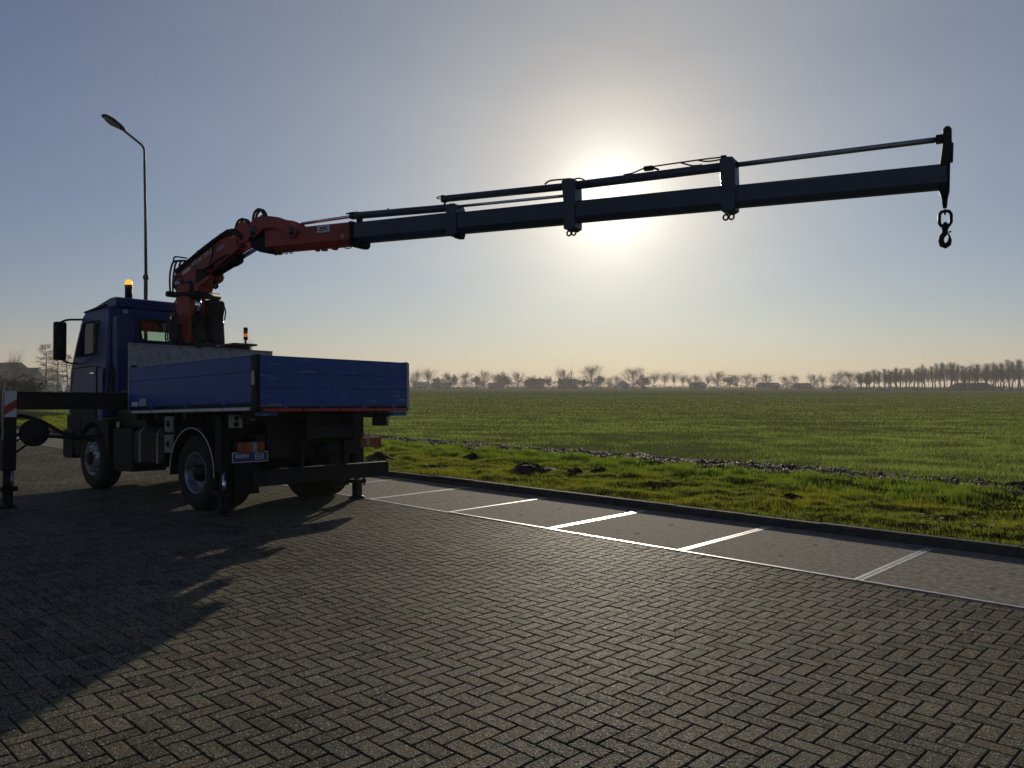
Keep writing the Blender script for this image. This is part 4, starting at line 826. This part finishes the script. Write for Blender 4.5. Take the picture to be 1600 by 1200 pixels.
# collars at the ends of the extensions
def collar(parent, t, zt, zb, wdt, lean=.03):
    Q('end_collar', MB().prism([(t - .075, zb + .02), (t - .075, zc(t) + .10), (t - .075 + lean * -1, zt - .02), (t - .02, zt), (t + .05, zt - .005), (t + .075, zt - .06), (t + .085, zc(t) + .08), (t + .08, zb + .03), (t + .02, zb)], 'y', -wdt / 2, wdt / 2, .012), 'grey', parent)
collar(ext[0], 5.30, 4.165, 3.72, .25); collar(ext[1], 7.04, 4.285, 3.64, .23); collar(ext[2], 9.0, 4.285, 3.655, .21)
for e, t in ((ext[1], 7.02), (ext[2], 8.98)):
    for d, k in ((-.03, 0), (.035, 0)):
        Q('lug_ring', MB().tube([(t + d + .028 * math.cos(a), 0, 3.622 - k + .030 * math.sin(a)) for a in np.linspace(0, 2 * math.pi, 17)], .011, 6, False), 'black', e)
Q('lug', MB().prism([(5.24, 3.76), (5.32, 3.70), (5.40, 3.695), (5.42, 3.75), (5.38, 3.78)], 'y', -.06, .06, .008), 'black', ext[0])
# extension cylinders on top
def cyl(name, t0, z0, t1, z1, r_, parent=None, m='grey'): return Q(name, MB().tube([(t0, 0, z0), (t1, 0, z1)], r_, 16), m, parent)
cyl('extension_rod', 2.50, 4.185, 3.50, 4.195, .024, None, 'chrome')
x1 = cyl('extension_cylinder', 3.49, 4.20, 5.24, 4.135, .052)
Q('cylinder_end', MB().box(3.47, 3.56, -.05, .05, 4.155, 4.25, .01).tube([(3.38, 0, 4.245), (3.60, 0, 4.247)], .012, 6).box(3.60, 3.66, -.04, .04, 4.08, 4.16, .006), 'black', x1)
Q('grease_fitting', MB().tube([(4.15, 0, 4.22), (4.15, 0, 4.245)], .012, 6), 'steel', x1)
cyl('extension_rod', 5.34, 4.140, 7.0, 4.098, .020, None, 'chrome')
x2 = cyl('extension_cylinder', 5.10, 4.268, 7.06, 4.213, .047)
Q('cylinder_end', MB().box(5.08, 5.13, -.045, .045, 4.22, 4.315, .01).tube([(5.12, 0, 4.24), (5.12, 0, 4.17)], .014, 6).hose([(5.09, 0, 4.275), (5.02, 0, 4.28), (4.99, 0, 4.295), (5.02, 0, 4.308), (5.10, 0, 4.305)], .008, 6), 'black', x2)
Q('feed_pipe', MB().hose([(6.66, -.02, 4.275), (6.74, -.02, 4.31), (6.95, -.02, 4.303), (7.02, -.02, 4.30)], .011, 6).hose([(7.06, 0, 4.295), (7.14, 0, 4.295), (7.20, 0, 4.265)], .010, 6), 'hose', x2)
x3 = cyl('extension_cylinder', 7.05, 4.212, 8.96, 4.199, .053)
Q('feed_pipe', MB().hose([(7.72, 0, 4.265), (7.84, 0, 4.272), (7.96, 0, 4.305), (8.1, 0, 4.315), (8.5, 0, 4.318), (8.72, 0, 4.318), (8.92, 0, 4.312)], .009, 6).hose([(8.42, 0, 4.318), (8.50, 0, 4.285), (8.58, 0, 4.258), (8.68, 0, 4.255)], .010, 6).hose([(8.62, 0, 4.32), (8.72, .0, 4.29), (8.84, 0, 4.285), (8.92, 0, 4.295)], .009, 6), 'hose', x3)
Q('valve_block', MB().box(7.98, 8.09, -.035, .035, 4.275, 4.325, .008).tube([(8.09, 0, 4.30), (8.16, 0, 4.268)], .014, 6), 'black', x3)
Q('cylinder_head', MB().lathe([(.001, -.03), (.06, -.03), (.068, 0), (.06, .10), (.03, .13), (.001, .13)], (8.96, 0, 4.205), 'x', 18).box(8.90, 8.96, -.04, .04, 4.25, 4.325, .008), 'black', x3)
rod = cyl('extension_rod', 9.05, 4.203, 11.10, 4.188, .029, None, 'steel')
bh = Q('boom_head', MB().prism([(11.09, 3.66), (11.10, 3.92), (11.125, 4.14), (11.125, 4.265), (11.15, 4.295), (11.18, 4.295), (11.205, 4.265), (11.205, 4.13), (11.19, 3.92), (11.185, 3.66), (11.17, 3.60), (11.11, 3.60)], 'y', -.075, .075, .010), 'black')
Q('side_plate', MB().prism([(11.19, 4.13), (11.22, 4.13), (11.215, 3.95), (11.19, 3.95)], 'y', -.05, .05, .005).box(11.06, 11.13, -.04, .04, 4.15, 4.23, .008), 'black', bh)
hk = Q('load_hook', MB().tube([(11.142, 0, 3.62), (11.142, 0, 3.545), (11.142, 0, 3.49)], [.030, .026, .018], 10).tube([(11.142, 0, 3.475), (11.142, -.03, 3.462), (11.142, -.03, 3.44), (11.142, 0, 3.43), (11.142, .03, 3.44), (11.142, .03, 3.462), (11.142, 0, 3.475)], .010, 6), 'black')
lk = [(.0, .078), (.035, .07), (.052, .04), (.052, -.04), (.035, -.07), (0, -.078), (-.035, -.07), (-.052, -.04), (-.052, .04), (-.035, .07), (0, .078)]
Q('chain_link', MB().tube([(11.145 + x, 0, 3.385 + z) for x, z in lk], .0165, 8, False), 'black', hk)
Q('swivel', MB().lathe([(.001, 0), (.03, .005), (.036, .03), (.03, .055), (.012, .08), (.001, .08)], (11.145, 0, 3.27), 'z', 16), 'black', hk)
hp = [(11.145, 3.27), (11.14, 3.235), (11.115, 3.205), (11.108, 3.165), (11.120, 3.125), (11.148, 3.112), (11.176, 3.13), (11.186, 3.165), (11.184, 3.20)]
Q('hook_bowl', MB().tube([(x, 0, z) for x, z in hp], [.028, .028, .027, .028, .030, .030, .026, .019, .010], 10).tube([(11.150, .012, 3.25), (11.172, .012, 3.23), (11.188, .012, 3.195)], .009, 6).tube([(11.172, 0, 3.245), (11.20, 0, 3.252)], .008, 6), 'black', hk)

# ------------------------------------------------------------------ street lamp behind the cab
lx, ly = -11.17, 24.5
lamp = empty('street_lamp'); lamp.location = (lx, ly, .08); tag(lamp, 'tall grey street lamp with angled arm standing behind the truck cab', 'street lamp')
hd = Vector((-.86, -.50, 0)).normalized()
pole = MB().tube([(0, 0, -.1), (0, 0, 4.95)], .062, 14).tube([(0, 0, 4.95), (-.02, 0, 7.0), (-.05, 0, 8.5)], [.046, .040, .036], 12)
pole.build('pole', M['polegrey'], lamp); MB().lathe([(.062, 0), (.085, .02), (.085, .12), (.05, .16)], (0, 0, 4.88), 'z', 14).build('collar', M['polegrey'], lamp)
A_ = [Vector((-.05, 0, 8.45)), Vector((-.055, 0, 8.80)), Vector((-.06, 0, 8.94)) + hd * .04, Vector((-.06, 0, 9.03)) + hd * .13, Vector((-.06, 0, 9.36)) + hd * .58]
MB().hose([tuple(p) for p in A_], .034, 10, 5).build('arm', M['polegrey'], lamp)
hp0 = A_[-1]; ud = (hd * .86 + Vector((0, 0, .50))).normalized(); sdv = hd.cross(Vector((0, 0, 1))).normalized(); nv = sdv.cross(ud).normalized()
HM = Matrix(((ud.x, sdv.x, nv.x, hp0.x), (ud.y, sdv.y, nv.y, hp0.y), (ud.z, sdv.z, nv.z, hp0.z), (0, 0, 0, 1)))
def ell(prof, sy, n=20):
    mb = MB(); o = 0; pts = []
    for x, w_, z in prof: pts.append([(x, w_ * sy * math.cos(a), z * math.sin(a) if math.sin(a) > 0 else 0) for a in np.linspace(0, 2 * math.pi, n, endpoint=False)])
    for i in range(len(pts) - 1): mb.add(pts[i] + pts[i + 1], [(j, (j + 1) % n, n + (j + 1) % n, n + j) for j in range(n)], True)
    return mb
sgn = 1 if nv.z > 0 else -1
hb_ = ell([(-.06, .05, .05 * sgn), (0, .09, .09 * sgn), (.12, .15, .12 * sgn), (.40, .19, .15 * sgn), (.62, .17, .12 * sgn), (.72, .10, .06 * sgn), (.74, .01, .01 * sgn)], 1.25); HM = HM @ Matrix.Scale(.92, 4); hb_.build('lamp_head', M['plastic'], lamp, HM)
bl = ell([(.10, .02, -.01 * sgn), (.14, .13, -.05 * sgn), (.40, .17, -.10 * sgn), (.60, .14, -.06 * sgn), (.66, .02, -.01 * sgn)], 1.2)
bl.build('lens', M['clearlens'], lamp, HM)

# ------------------------------------------------------------------ winter trees
def grow_tree(seed, kind, h):
    rd = random.Random(seed); tk = MB(); cr = MB()
    def seg(mb, a, b, ra, rb, n):
        d = (b - a).normalized(); up = Vector((0, 0, 1)) if abs(d.z) < .9 else Vector((1, 0, 0)); x = d.cross(up).normalized(); y = x.cross(d)
        o = len(mb.v)
        for p, r_ in ((a, ra), (b, rb)):
            for j in range(n): an = 2 * math.pi * j / n; mb.v.append(tuple(p + (x * math.cos(an) + y * math.sin(an)) * r_))
        for j in range(n): mb.f.append([o + j, o + (j + 1) % n, o + n + (j + 1) % n, o + n + j])
    def rot(d, ang, az):
        up = Vector((0, 0, 1)) if abs(d.z) < .95 else Vector((1, 0, 0)); x = d.cross(up).normalized(); y = d.cross(x).normalized()
        return (d * math.cos(ang) + (x * math.cos(az) + y * math.sin(az)) * math.sin(ang)).normalized()
    K = dict(round=(.66, .13, (40, 74), .40, 3, .12), poplar=(.90, .24, (20, 36), .25, 2, .45), vase=(.60, .26, (28, 52), .46, 3, .22), larch=None)[kind]
    def limb(p, d, L, r_, lv):
        q = p; segs = 4 if lv == 1 else (3 if lv == 2 else 2)
        for i in range(segs):
            dd = (d + Vector((rd.gauss(0, .13), rd.gauss(0, .13), rd.gauss(K[5] * .5, .08)))).normalized(); e = q + dd * L / segs
            seg(cr, q, e, r_ * (1 - .6 * i / segs), r_ * (1 - .6 * (i + 1) / segs), 3); q = e; d = dd
            if lv < K[4] + 1:
                for k in range(2 if lv < 3 else 1):
                    c = rot(d, R(rd.uniform(25, 60)), rd.uniform(0, 6.28)); limb(q, c, L * rd.uniform(.35, .62), r_ * .5, lv + 1)
    def br(p, d, L, r_, lv):
        q = Vector((0, 0, -.2)); n_ = 12; H_ = h * K[0]
        for i in range(n_):
            u = (i + 1) / n_; e = Vector((q.x + rd.gauss(0, .07), q.y + rd.gauss(0, .07), -.2 + (H_ + .2) * u)); seg(tk, q, e, h * .017 * (1 - .75 * i / n_), h * .017 * (1 - .75 * u), 5); q = e
            if e.z > h * K[1]:
                for k in range(3 if kind != 'poplar' else 4):
                    az = rd.uniform(0, 6.28); c = rot(Vector((0, 0, 1)), R(rd.uniform(*K[2]) * (1.1 - .6 * u)), az)
                    pr = math.sin(math.pi * min(1, max(.12, (u - K[1] / K[0]) / (1 - K[1] / K[0]) * .75 + .2))) if kind != 'poplar' else (1.15 - .75 * u)
                    limb(e, c, h * K[3] * pr * rd.uniform(.75, 1.1), h * (.0075 if kind != 'poplar' else .0046) * (1.15 - .6 * u), 1)
    if kind == 'larch':
        q = Vector((0, 0, 0)); N_ = 14
        for i in range(N_):
            e = q + Vector((rd.gauss(0, .05), rd.gauss(0, .05), h / N_)); seg(tk, q, e, .16 * (1 - i / N_) + .02, .16 * (1 - (i + 1) / N_) + .015, 5); q = e
            if i > 2:
                for k in range(7):
                    az = rd.uniform(0, 6.28); ln = (1.15 - i / N_) * h * .26 * rd.uniform(.6, 1.1); d = Vector((math.cos(az), math.sin(az), rd.uniform(-.15, .25))).normalized(); p = q - Vector((0, 0, rd.uniform(0, h / N_)))
                    e2 = p + d * ln; seg(cr, p, e2, .035, .012, 3)
                    for m_ in range(9):
                        a_ = p + (e2 - p) * rd.uniform(.25, 1); dd = rot(d, R(rd.uniform(30, 80)), rd.uniform(0, 6.28)); e3 = a_ + dd * rd.uniform(.2, .6); seg(cr, a_, e3, .022, .006, 3)
                        s_ = rd.uniform(.05, .13); nn = Vector((rd.gauss(0, 1), rd.gauss(0, 1), rd.gauss(0, 1))).normalized() * s_; n2 = dd.cross(nn).normalized() * s_
                        cr.add([tuple(e3 - nn), tuple(e3 + n2), tuple(e3 + nn * 1.3)], [(0, 1, 2)])
    else:
        br(Vector((0, 0, -.2)), Vector((0, 0, 1)), h * K[0], h * .018, 0)
    tm = bpy.data.meshes.new('trunk'); tm.from_pydata(tk.v, [], tk.f); cm = bpy.data.meshes.new('crown'); cm.from_pydata(cr.v, [], cr.f)
    zs = [v[2] for v in cr.v]; top = sorted(zs)[int(len(zs) * .995)]; xs = sorted(abs(v[0]) for v in cr.v)[int(len(zs) * .97)]
    tm.materials.append(M['bark']); cm.materials.append(M['twig'] if kind != 'larch' else M['pine']); return tm, cm, top, xs
def grow_dense(seed, h, wd, m, n=900, size=.35, base=0.):
    """evergreen or bush crown: many leaf clumps through an uneven volume"""
    rd = random.Random(seed); cr = MB(); lob = [(Vector((rd.gauss(0, .28) * wd, rd.gauss(0, .28) * wd, h * rd.uniform(.25, .8))), rd.uniform(.35, .7)) for _ in range(9)]
    for i in range(n):
        c, s_ = rd.choice(lob); u = Vector((rd.gauss(0, 1), rd.gauss(0, 1), rd.gauss(0, 1))).normalized() * rd.random() ** .4
        p = c + Vector((u.x * wd * s_ * .6, u.y * wd * s_ * .6, u.z * h * .30 * s_ * 1.2)); 
        if p.z < base: p.z = base + rd.random() * .3
        for k in range(2):
            a = Vector((rd.gauss(0, 1), rd.gauss(0, 1), rd.gauss(0, 1))).normalized() * size * rd.uniform(.5, 1.2); b = Vector((rd.gauss(0, 1), rd.gauss(0, 1), rd.gauss(0, 1))).normalized() * size * rd.uniform(.5, 1.2)
            cr.add([tuple(p), tuple(p + a), tuple(p + b)], [(0, 1, 2)])
    cm = bpy.data.meshes.new('crown'); cm.from_pydata(cr.v, [], cr.f); cm.materials.append(M[m])
    tm = MB().tube([(0, 0, -.2), (.05, 0, h * .5)], [.16, .07], 6).mesh('trunk'); tm.materials.append(M['bark'])
    return tm, cm, max(v[2] for v in cr.v), sorted(abs(v[0]) for v in cr.v)[int(len(cr.v) * .97)]
LIB = {'round': [grow_tree(11 + i, 'round', 10) for i in range(4)], 'poplar': [grow_tree(31 + i, 'poplar', 12) for i in range(4)], 'vase': [grow_tree(51 + i, 'vase', 11) for i in range(4)],
       'larch': [grow_tree(71 + i, 'larch', 11) for i in range(2)], 'evergreen': [grow_dense(81 + i, 8, 2.6, 'pine') for i in range(2)], 'bush': [grow_dense(91 + i, 4.5, 4.5, 'hedge', 1100) for i in range(2)]}
GZ = .08
def at(px, Z): return (px - 800) / 1255 * Z
def tree(kind, var, px, ytop, Z, label, group, name, cat='tree', xs=None):
    tm, cm, top, rad = LIB[kind][var % len(LIB[kind])]
    hgt = (604 - ytop) / 1255 * Z + CAM_H - GZ; s = hgt / top
    e = empty(name); e.location = (at(px, Z), Z, GZ); sx = s if xs is None else (xs / 1255 * Z / 2) / rad
    e.scale = (sx, sx, s); e.rotation_euler = (0, 0, random.random() * 6.28)
    link('trunk', tm, None, e); link('crown', cm, None, e); tag(e, label, cat, group); return e
_T = 'fifty sixty seventy eighty ninety'.split(); _U = 'first second third fourth fifth sixth seventh eighth ninth'.split()
ORD = 'first second third fourth fifth sixth seventh eighth ninth tenth eleventh twelfth thirteenth fourteenth fifteenth sixteenth seventeenth eighteenth nineteenth twentieth twenty-first twenty-second twenty-third twenty-fourth twenty-fifth twenty-sixth twenty-seventh twenty-eighth twenty-ninth thirtieth thirty-first thirty-second thirty-third thirty-fourth thirty-fifth thirty-sixth thirty-seventh thirty-eighth thirty-ninth fortieth forty-first forty-second forty-third forty-fourth forty-fifth forty-sixth forty-seventh forty-eighth forty-ninth fiftieth'.split() + [t + '-' + u for t in _T for u in _U]
# (kind, px, ytop, spread px)
line = [('round', 649, 577, 20), ('vase', 669, 574, 24), ('bush', 684, 588, 22), ('round', 697, 580, 18), ('bush', 708, 584, 20), ('round', 728, 581, 24), ('bush', 744, 586, 20), ('round', 758, 577, 24), ('vase', 775, 584, 16),
        ('bush', 793, 580, 28), ('round', 809, 579, 20), ('bush', 822, 588, 18), ('vase', 832, 585, 14), ('evergreen', 856, 586, 10), ('round', 880, 574, 26), ('vase', 901, 587, 16), ('round', 925, 569, 34), ('bush', 912, 592, 26), ('bush', 938, 586, 24), ('round', 952, 588, 18), ('round', 966, 585, 16),
        ('round', 990, 573, 36), ('evergreen', 1006, 582, 24), ('vase', 1022, 579, 20), ('vase', 1039, 580, 20), ('vase', 1054, 581, 15), ('vase', 1066, 581, 15), ('vase', 1077, 586, 12), ('round', 1090, 584, 18),
        ('vase', 1105, 585, 14), ('round', 1122, 578, 24), ('evergreen', 1140, 584, 16), ('vase', 1152, 583, 14), ('round', 1166, 583, 18), ('vase', 1178, 583, 14), ('round', 1197, 582, 24), ('round', 1228, 586, 18), ('round', 1241, 585, 16),
        ('round', 1271, 583, 20), ('vase', 1286, 584, 14), ('round', 1308, 578, 26), ('round', 1326, 579, 24)]
KN = {'round': ('bare_tree', 'bare round-crowned tree'), 'vase': ('bare_tree', 'slender bare tree'), 'bush': ('bushy_tree', 'dense bushy tree'), 'evergreen': ('evergreen_tree', 'dark evergreen tree'), 'poplar': ('poplar_tree', 'bare poplar')}
line.sort(key=lambda a: a[1])
for i, (k, px, yt, sp) in enumerate(line):
    Z = 470 - 60 * max(0, (px - 900) / 430) + random.uniform(-8, 8)
    tree(k, i, px, yt, Z, '%s at the far field edge, %s rightwards from the tailgate' % (KN[k][1], ORD[i]), 'trees along the far field edge', KN[k][0], xs=sp * 1.05)
pop = []
px = 1341.
while px < 1612: pop.append(px); px += random.uniform(3.4, 5.6)
for i, px in enumerate(pop):
    u = (px - 1341) / 260; yt = 582 - 15 * min(1, u / .55) if u < .55 else 566 + 3.5 * math.sin((u - .5) * 9)
    Z = 345 - 25 * u + random.uniform(-9, 9)
    tree('poplar' if i % 3 else 'vase', random.randrange(4), px + random.uniform(-1, 1), yt + random.uniform(-3, 4), Z, 'bare poplar in the tall dense row, %s from its left end' % ORD[i], 'dense row of poplars at the right', 'poplar_tree', xs=random.uniform(12, 20))
# near trees and bushes at the left, beyond the yard
tree('larch', 0, 72, 537, 190, 'tall tiered conifer left of the truck mirror', 'conifers left of the cab', 'conifer_tree', xs=40)
tree('larch', 1, 90, 541, 196, 'tiered conifer half hidden behind the truck mirror', 'conifers left of the cab', 'conifer_tree', xs=34)
tree('larch', 0, 104, 553, 188, 'lower conifer seen between mirror and cab', 'conifers left of the cab', 'conifer_tree', xs=30)
tree('vase', 2, 23, 546, 185, 'bare young tree standing alone before the left house roof', 'bare trees left of the cab', 'bare_tree', xs=22)
tree('round', 1, 388, 528, 120, 'small bare treetop peeping over the bed beside the signal tower', None, 'bare_tree', xs=16)
for i, (px, yt, Z, sp) in enumerate(((4, 584, 62, 46), (30, 582, 66, 44), (52, 590, 70, 34), (-25, 580, 60, 50))):
    tree('bush', i, px, yt, Z, ['dark bush cut by the left edge of the picture', 'tallest dark bush above the outrigger arm', 'lower dark bush nearest to the hedge', 'dark bush beyond the left picture edge'][i], 'bushes behind the outrigger', 'garden_bush', 'bush', xs=sp)

# far undergrowth: hedges that read as one mass
def hedge(name, x0, x1, Z0, Z1, h, label, m='hedge', dens=5, depth=3):
    mb = MB(); rd = random.Random(int(x0)); L = math.hypot(at(x1, Z1) - at(x0, Z0), Z1 - Z0); n = int(L * h * dens)
    for i in range(n):
        u = rd.random(); Z = Z0 + (Z1 - Z0) * u; p = Vector((at(x0, Z0) + (at(x1, Z1) - at(x0, Z0)) * u, Z + rd.uniform(0, depth), 0)); top = h * (.75 + .35 * noi(p.x * .08, p.y * .05, 1) + .2 * noi(p.x * .4, 2)); p.z = GZ + rd.random() * top
        for k in range(2):
            a = Vector((rd.gauss(0, 1), rd.gauss(0, 1), rd.gauss(0, 1))) * .32; b = Vector((rd.gauss(0, 1), rd.gauss(0, 1), rd.gauss(0, 1))) * .32
            mb.add([tuple(p), tuple(p + a), tuple(p + b)], [(0, 1, 2)])
    me = bpy.data.meshes.new(name); me.from_pydata(mb.v, [], mb.f); o = link(name, me, M[m]); tag(o, label, 'hedge', kind='stuff'); return o
hedge('undergrowth', 560, 1010, 458, 454, 2.2, 'low dark brush in front of the farm buildings', dens=6)
hedge('undergrowth', 560, 1010, 484, 480, 6.0, 'dark undergrowth at the far field edge below the left trees')
hedge('undergrowth', 1000, 1340, 456, 424, 3.6, 'low undergrowth at the far field edge below the spaced trees')
hedge('clipped_hedge', 1322, 1640, 318, 296, 2.0, 'long dark clipped hedge under the poplar row', dens=8)
hedge('garden_hedge', -60, 190, 215, 205, 2.2, 'garden hedge in front of the houses at the left', dens=7)
hedge('wood_edge', 60, 640, 520, 500, 5.0, 'far wood edge hidden mostly behind the truck', dens=2)

# ------------------------------------------------------------------ far buildings
def house(px, Z, wpx, eave, ridge, depth, wallm, roofm, label, name='farm_house', cat='house', rot=0, gable=False, nwin=3, chim=False):
    e = empty(name); e.location = (at(px, Z), Z, GZ); e.rotation_euler = (0, 0, rot); tag(e, label, cat)
    wd = wpx / 1255 * Z; h0 = (604 - eave) / 1255 * Z + CAM_H - GZ; h1 = (604 - ridge) / 1255 * Z + CAM_H - GZ; x = wd / 2; d = depth / 2
    wl = MB().box(-x, x, -d, d, -.3, h0)
    if not gable: wl.prism([(-d, h0), (d, h0), (0, h1 - .15)], 'x', -x, x)
    else: wl.prism([(-x, h0), (x, h0), (0, h1 - .15)], 'y', -d, d)
    wl.build('wall', M[wallm], e)
    rf = MB(); o_ = .35
    if not gable: rf.prism([(-d - o_, h0 - .1), (0, h1), (d + o_, h0 - .1), (d + o_, h0 - .28), (0, h1 - .18), (-d - o_, h0 - .28)], 'x', -x - o_, x + o_)
    else: rf.prism([(-x - o_, h0 - .1), (0, h1), (x + o_, h0 - .1), (x + o_, h0 - .28), (0, h1 - .18), (-x - o_, h0 - .28)], 'y', -d - o_, d + o_)
    r_ = rf.build('roof', M[roofm], e)
    if chim: MB().box(x * .4, x * .4 + .7, -.35, .35, h1 - .7, h1 + .9).build('chimney', M['brickwall'], r_)
    for k in range(nwin):
        cx = -x + (k + .5) * wd / nwin; wdw = MB().box(cx - .5, cx + .5, -d - .06, -d + .05, h0 * .35, h0 * .35 + 1.1).build('window', M['whitepaint'], e)
        MB().box(cx - .42, cx + .42, -d - .075, -d - .062, h0 * .35 + .08, h0 * .35 + 1.02).build('pane', M['dirtyglass'], wdw)
    MB().box(x * .55, x * .55 + 1.0, -d - .05, -d + .04, -.1, min(2.1, h0 * .8)).build('door', M['rooftile'], e)
    return e
house(776, 452, 24, 603.5, 598, 9, 'brickwall', 'redtile', 'low red-roofed barn standing at the field edge beside the white van', 'barn', 'barn', nwin=2)
house(658, 470, 22, 602, 597, 10, 'render', 'sheet', 'grey-roofed farm building nearest the tailgate', 'farm_building', 'building', nwin=3)
house(690, 475, 30, 602, 598, 10, 'brickwall', 'rooftile', 'long dark-roofed farm building right of the grey-roofed one', 'farm_building', 'building', nwin=5)
house(838, 476, 24, 600, 591.5, 10, 'brickwall', 'rooftile', 'dark-roofed farmhouse left of the lone dark evergreen', chim=True)
house(886, 476, 26, 600, 592, 10, 'brickwall', 'rooftile', 'dark-roofed farmhouse under the thin chimney pole', chim=True)
house(972, 470, 18, 601, 594, 9, 'render', 'sheet', 'pale house just left of the widest bare tree', gable=True, nwin=2)
house(1090, 455, 20, 602, 597, 9, 'render', 'sheet', 'pale low house among the spaced trees', nwin=3)
house(1200, 445, 30, 603, 598, 9, 'render', 'rooftile', 'long pale bungalow behind the spaced bare trees', 'bungalow', 'house', nwin=4)
house(1254, 440, 22, 603, 598.5, 9, 'brickwall', 'rooftile', 'small bungalow in the gap between the bare trees', 'bungalow', 'house', nwin=3)
house(1309, 350, 12, 605, 602.5, 6, 'rooftile', 'rooftile', 'small dark shed at the left end of the clipped hedge', 'garden_shed', 'shed', nwin=1)
house(1389, 330, 16, 607, 604.5, 6, 'sheet', 'whitepaint', 'flat white-roofed shed rising behind the clipped hedge', 'garden_shed', 'shed', nwin=2)
house(1518, 335, 46, 605, 598, 12, 'rooftile', 'rooftile', 'big dark barn among the poplar trunks', 'barn', 'barn', nwin=4)
house(10, 215, 44, 581, 566.5, 10, 'brickwall', 'rooftile', 'house with grey tiled roof at the left picture edge', chim=False)
house(46, 212, 30, 588, 574.5, 9, 'brickwall', 'rooftile', 'dark-roofed house behind the bushes left of the conifers', nwin=2)
house(74, 214, 18, 590, 577, 8, 'render', 'rooftile', 'pale gabled house behind the conifer trunks', gable=True, nwin=2)
pp = empty('chimney_pole'); pp.location = (at(893, 468), 468, GZ); tag(pp, 'thin dark chimney pole above the farmhouse roof', 'pole'); MB().tube([(0, 0, 0), (0, 0, 9.6)], .22, 8).build('stack', M['rooftile'], pp); MB().lathe([(.22, 0), (.34, .1), (.34, .4), (.2, .5)], (0, 0, 9.5), 'z', 10).build('cowl', M['rooftile'], pp)
def van(px, Z, rot, label, ln=5.4, m='whitepaint'):
    e = empty('parked_van'); e.location = (at(px, Z), Z, GZ); e.rotation_euler = (0, 0, rot); tag(e, label, 'van')
    MB().prism([(-ln / 2, .45), (-ln / 2, 2.15), (-ln / 2 + .15, 2.35), (ln / 2 - 1.6, 2.35), (ln / 2 - .85, 1.35), (ln / 2 - .1, 1.1), (ln / 2, .8), (ln / 2, .45)], 'y', -.95, .95, .05).build('body', M[m], e)
    MB().prism([(ln / 2 - 1.7, 1.4), (ln / 2 - 1.62, 2.1), (ln / 2 - 2.4, 2.1), (ln / 2 - 2.5, 1.4)], 'y', -.965, -.955).build('window', M['dirtyglass'], e)
    for sx in (-1.5, 1.6):
        for sy in (-.85, .85): MB().lathe([(.001, -.1), (.2, -.1), (.33, -.08), (.33, .08), (.2, .1), (.001, .1)], (sx, sy, .33), 'y', 14).build('wheel', M['rubber'], e)
van(755, 440, 0, 'white van parked left of the red-roofed barn'); van(926, 455, .2, 'tiny white van parked under the biggest left tree', 4.2); van(967, 450, .1, 'small pale van parked right of the biggest left tree', 3.6)
# caravans in front of the left houses
for i, (px, ln) in enumerate(((66, 5.6), (82, 6.2), (96, 4.6))):
    e = empty('caravan'); e.location = (at(px, 203 - i), 203 - i, GZ); tag(e, ['pale caravan nearest the dark bushes', 'longest pale caravan below the conifers', 'short pale caravan beside the truck cab'][i], 'caravan', 'caravans below the conifers')
    x = ln / 2 * .42
    MB().prism([(-x, .5), (-x - .1, 1.2), (-x + .1, 2.3), (-x + .6, 2.6), (x - .6, 2.6), (x - .1, 2.3), (x + .1, 1.2), (x, .5)], 'y', -1.05, 1.05, .06).build('body', M['render'], e)
    MB().box(-x + .3, x - .3, -1.075, -1.06, 1.5, 2.0).build('window', M['dirtyglass'], e); MB().lathe([(.001, -1.1), (.3, -1.1), (.3, 1.1), (.001, 1.1)], (0, 0, .32), 'y', 12).build('wheels', M['rubber'], e)
# crows on the field
cb = MB(); 
cb.tube([(-.20, 0, .16), (-.12, 0, .17), (0, 0, .19), (.10, 0, .23), (.15, 0, .28), (.20, 0, .29), (.26, 0, .28)], [.012, .045, .075, .065, .045, .035, .004], 8)
cbm = cb.mesh('body'); cbm.materials.append(M['crow'])
tlm = MB().add([(-.16, -.03, .17), (-.16, .03, .17), (-.34, .04, .13), (-.34, -.04, .13)], [(0, 1, 2, 3)]).tube([(.0, .03, .15), (.01, .03, 0)], .008, 4).tube([(.0, -.03, .15), (.01, -.03, 0)], .008, 4).mesh('tail_and_legs'); tlm.materials.append(M['crow'])
for i, (px, py) in enumerate(((759, 613.5), (769, 613), (848, 612), (1144, 616), (1161, 619), (1235, 614))):
    Z = 1255 * (CAM_H - GZ) / (py - 604); e = empty('crow'); e.location = (at(px, Z), Z, GZ + .03); e.rotation_euler = (0, 0, random.random() * 6); e.scale = (1.5, 1.5, 1.5)
    link('body', cbm, None, e); link('tail', tlm, None, e)
    tag(e, ['leftmost black crow on the field, below the white van', 'second black crow from the left on the field', 'black crow below the dark-roofed farmhouse', 'black crow before the spaced trees, left of a pair', 'nearest black crow on the field', 'rightmost black crow on the far field'][i], 'crow', 'crows on the field')

# ------------------------------------------------------------------ the hazy air
hz_ = MB().box(-1200, 1200, -60, 1500, -1.4, 19).build('haze', None); tag(hz_, 'thin pale haze over the field', 'haze', kind='stuff')
hm = bpy.data.materials.new('haze_air'); hm.use_nodes = True; t = hm.node_tree; t.nodes.clear()
o = t.nodes.new('ShaderNodeOutputMaterial'); v = t.nodes.new('ShaderNodeVolumePrincipled'); v.inputs['Color'].default_value = (.98, .95, .92, 1); v.inputs['Density'].default_value = .0005; v.inputs['Anisotropy'].default_value = .15
t.links.new(v.outputs[0], o.inputs['Volume']); hz_.data.materials.append(hm)
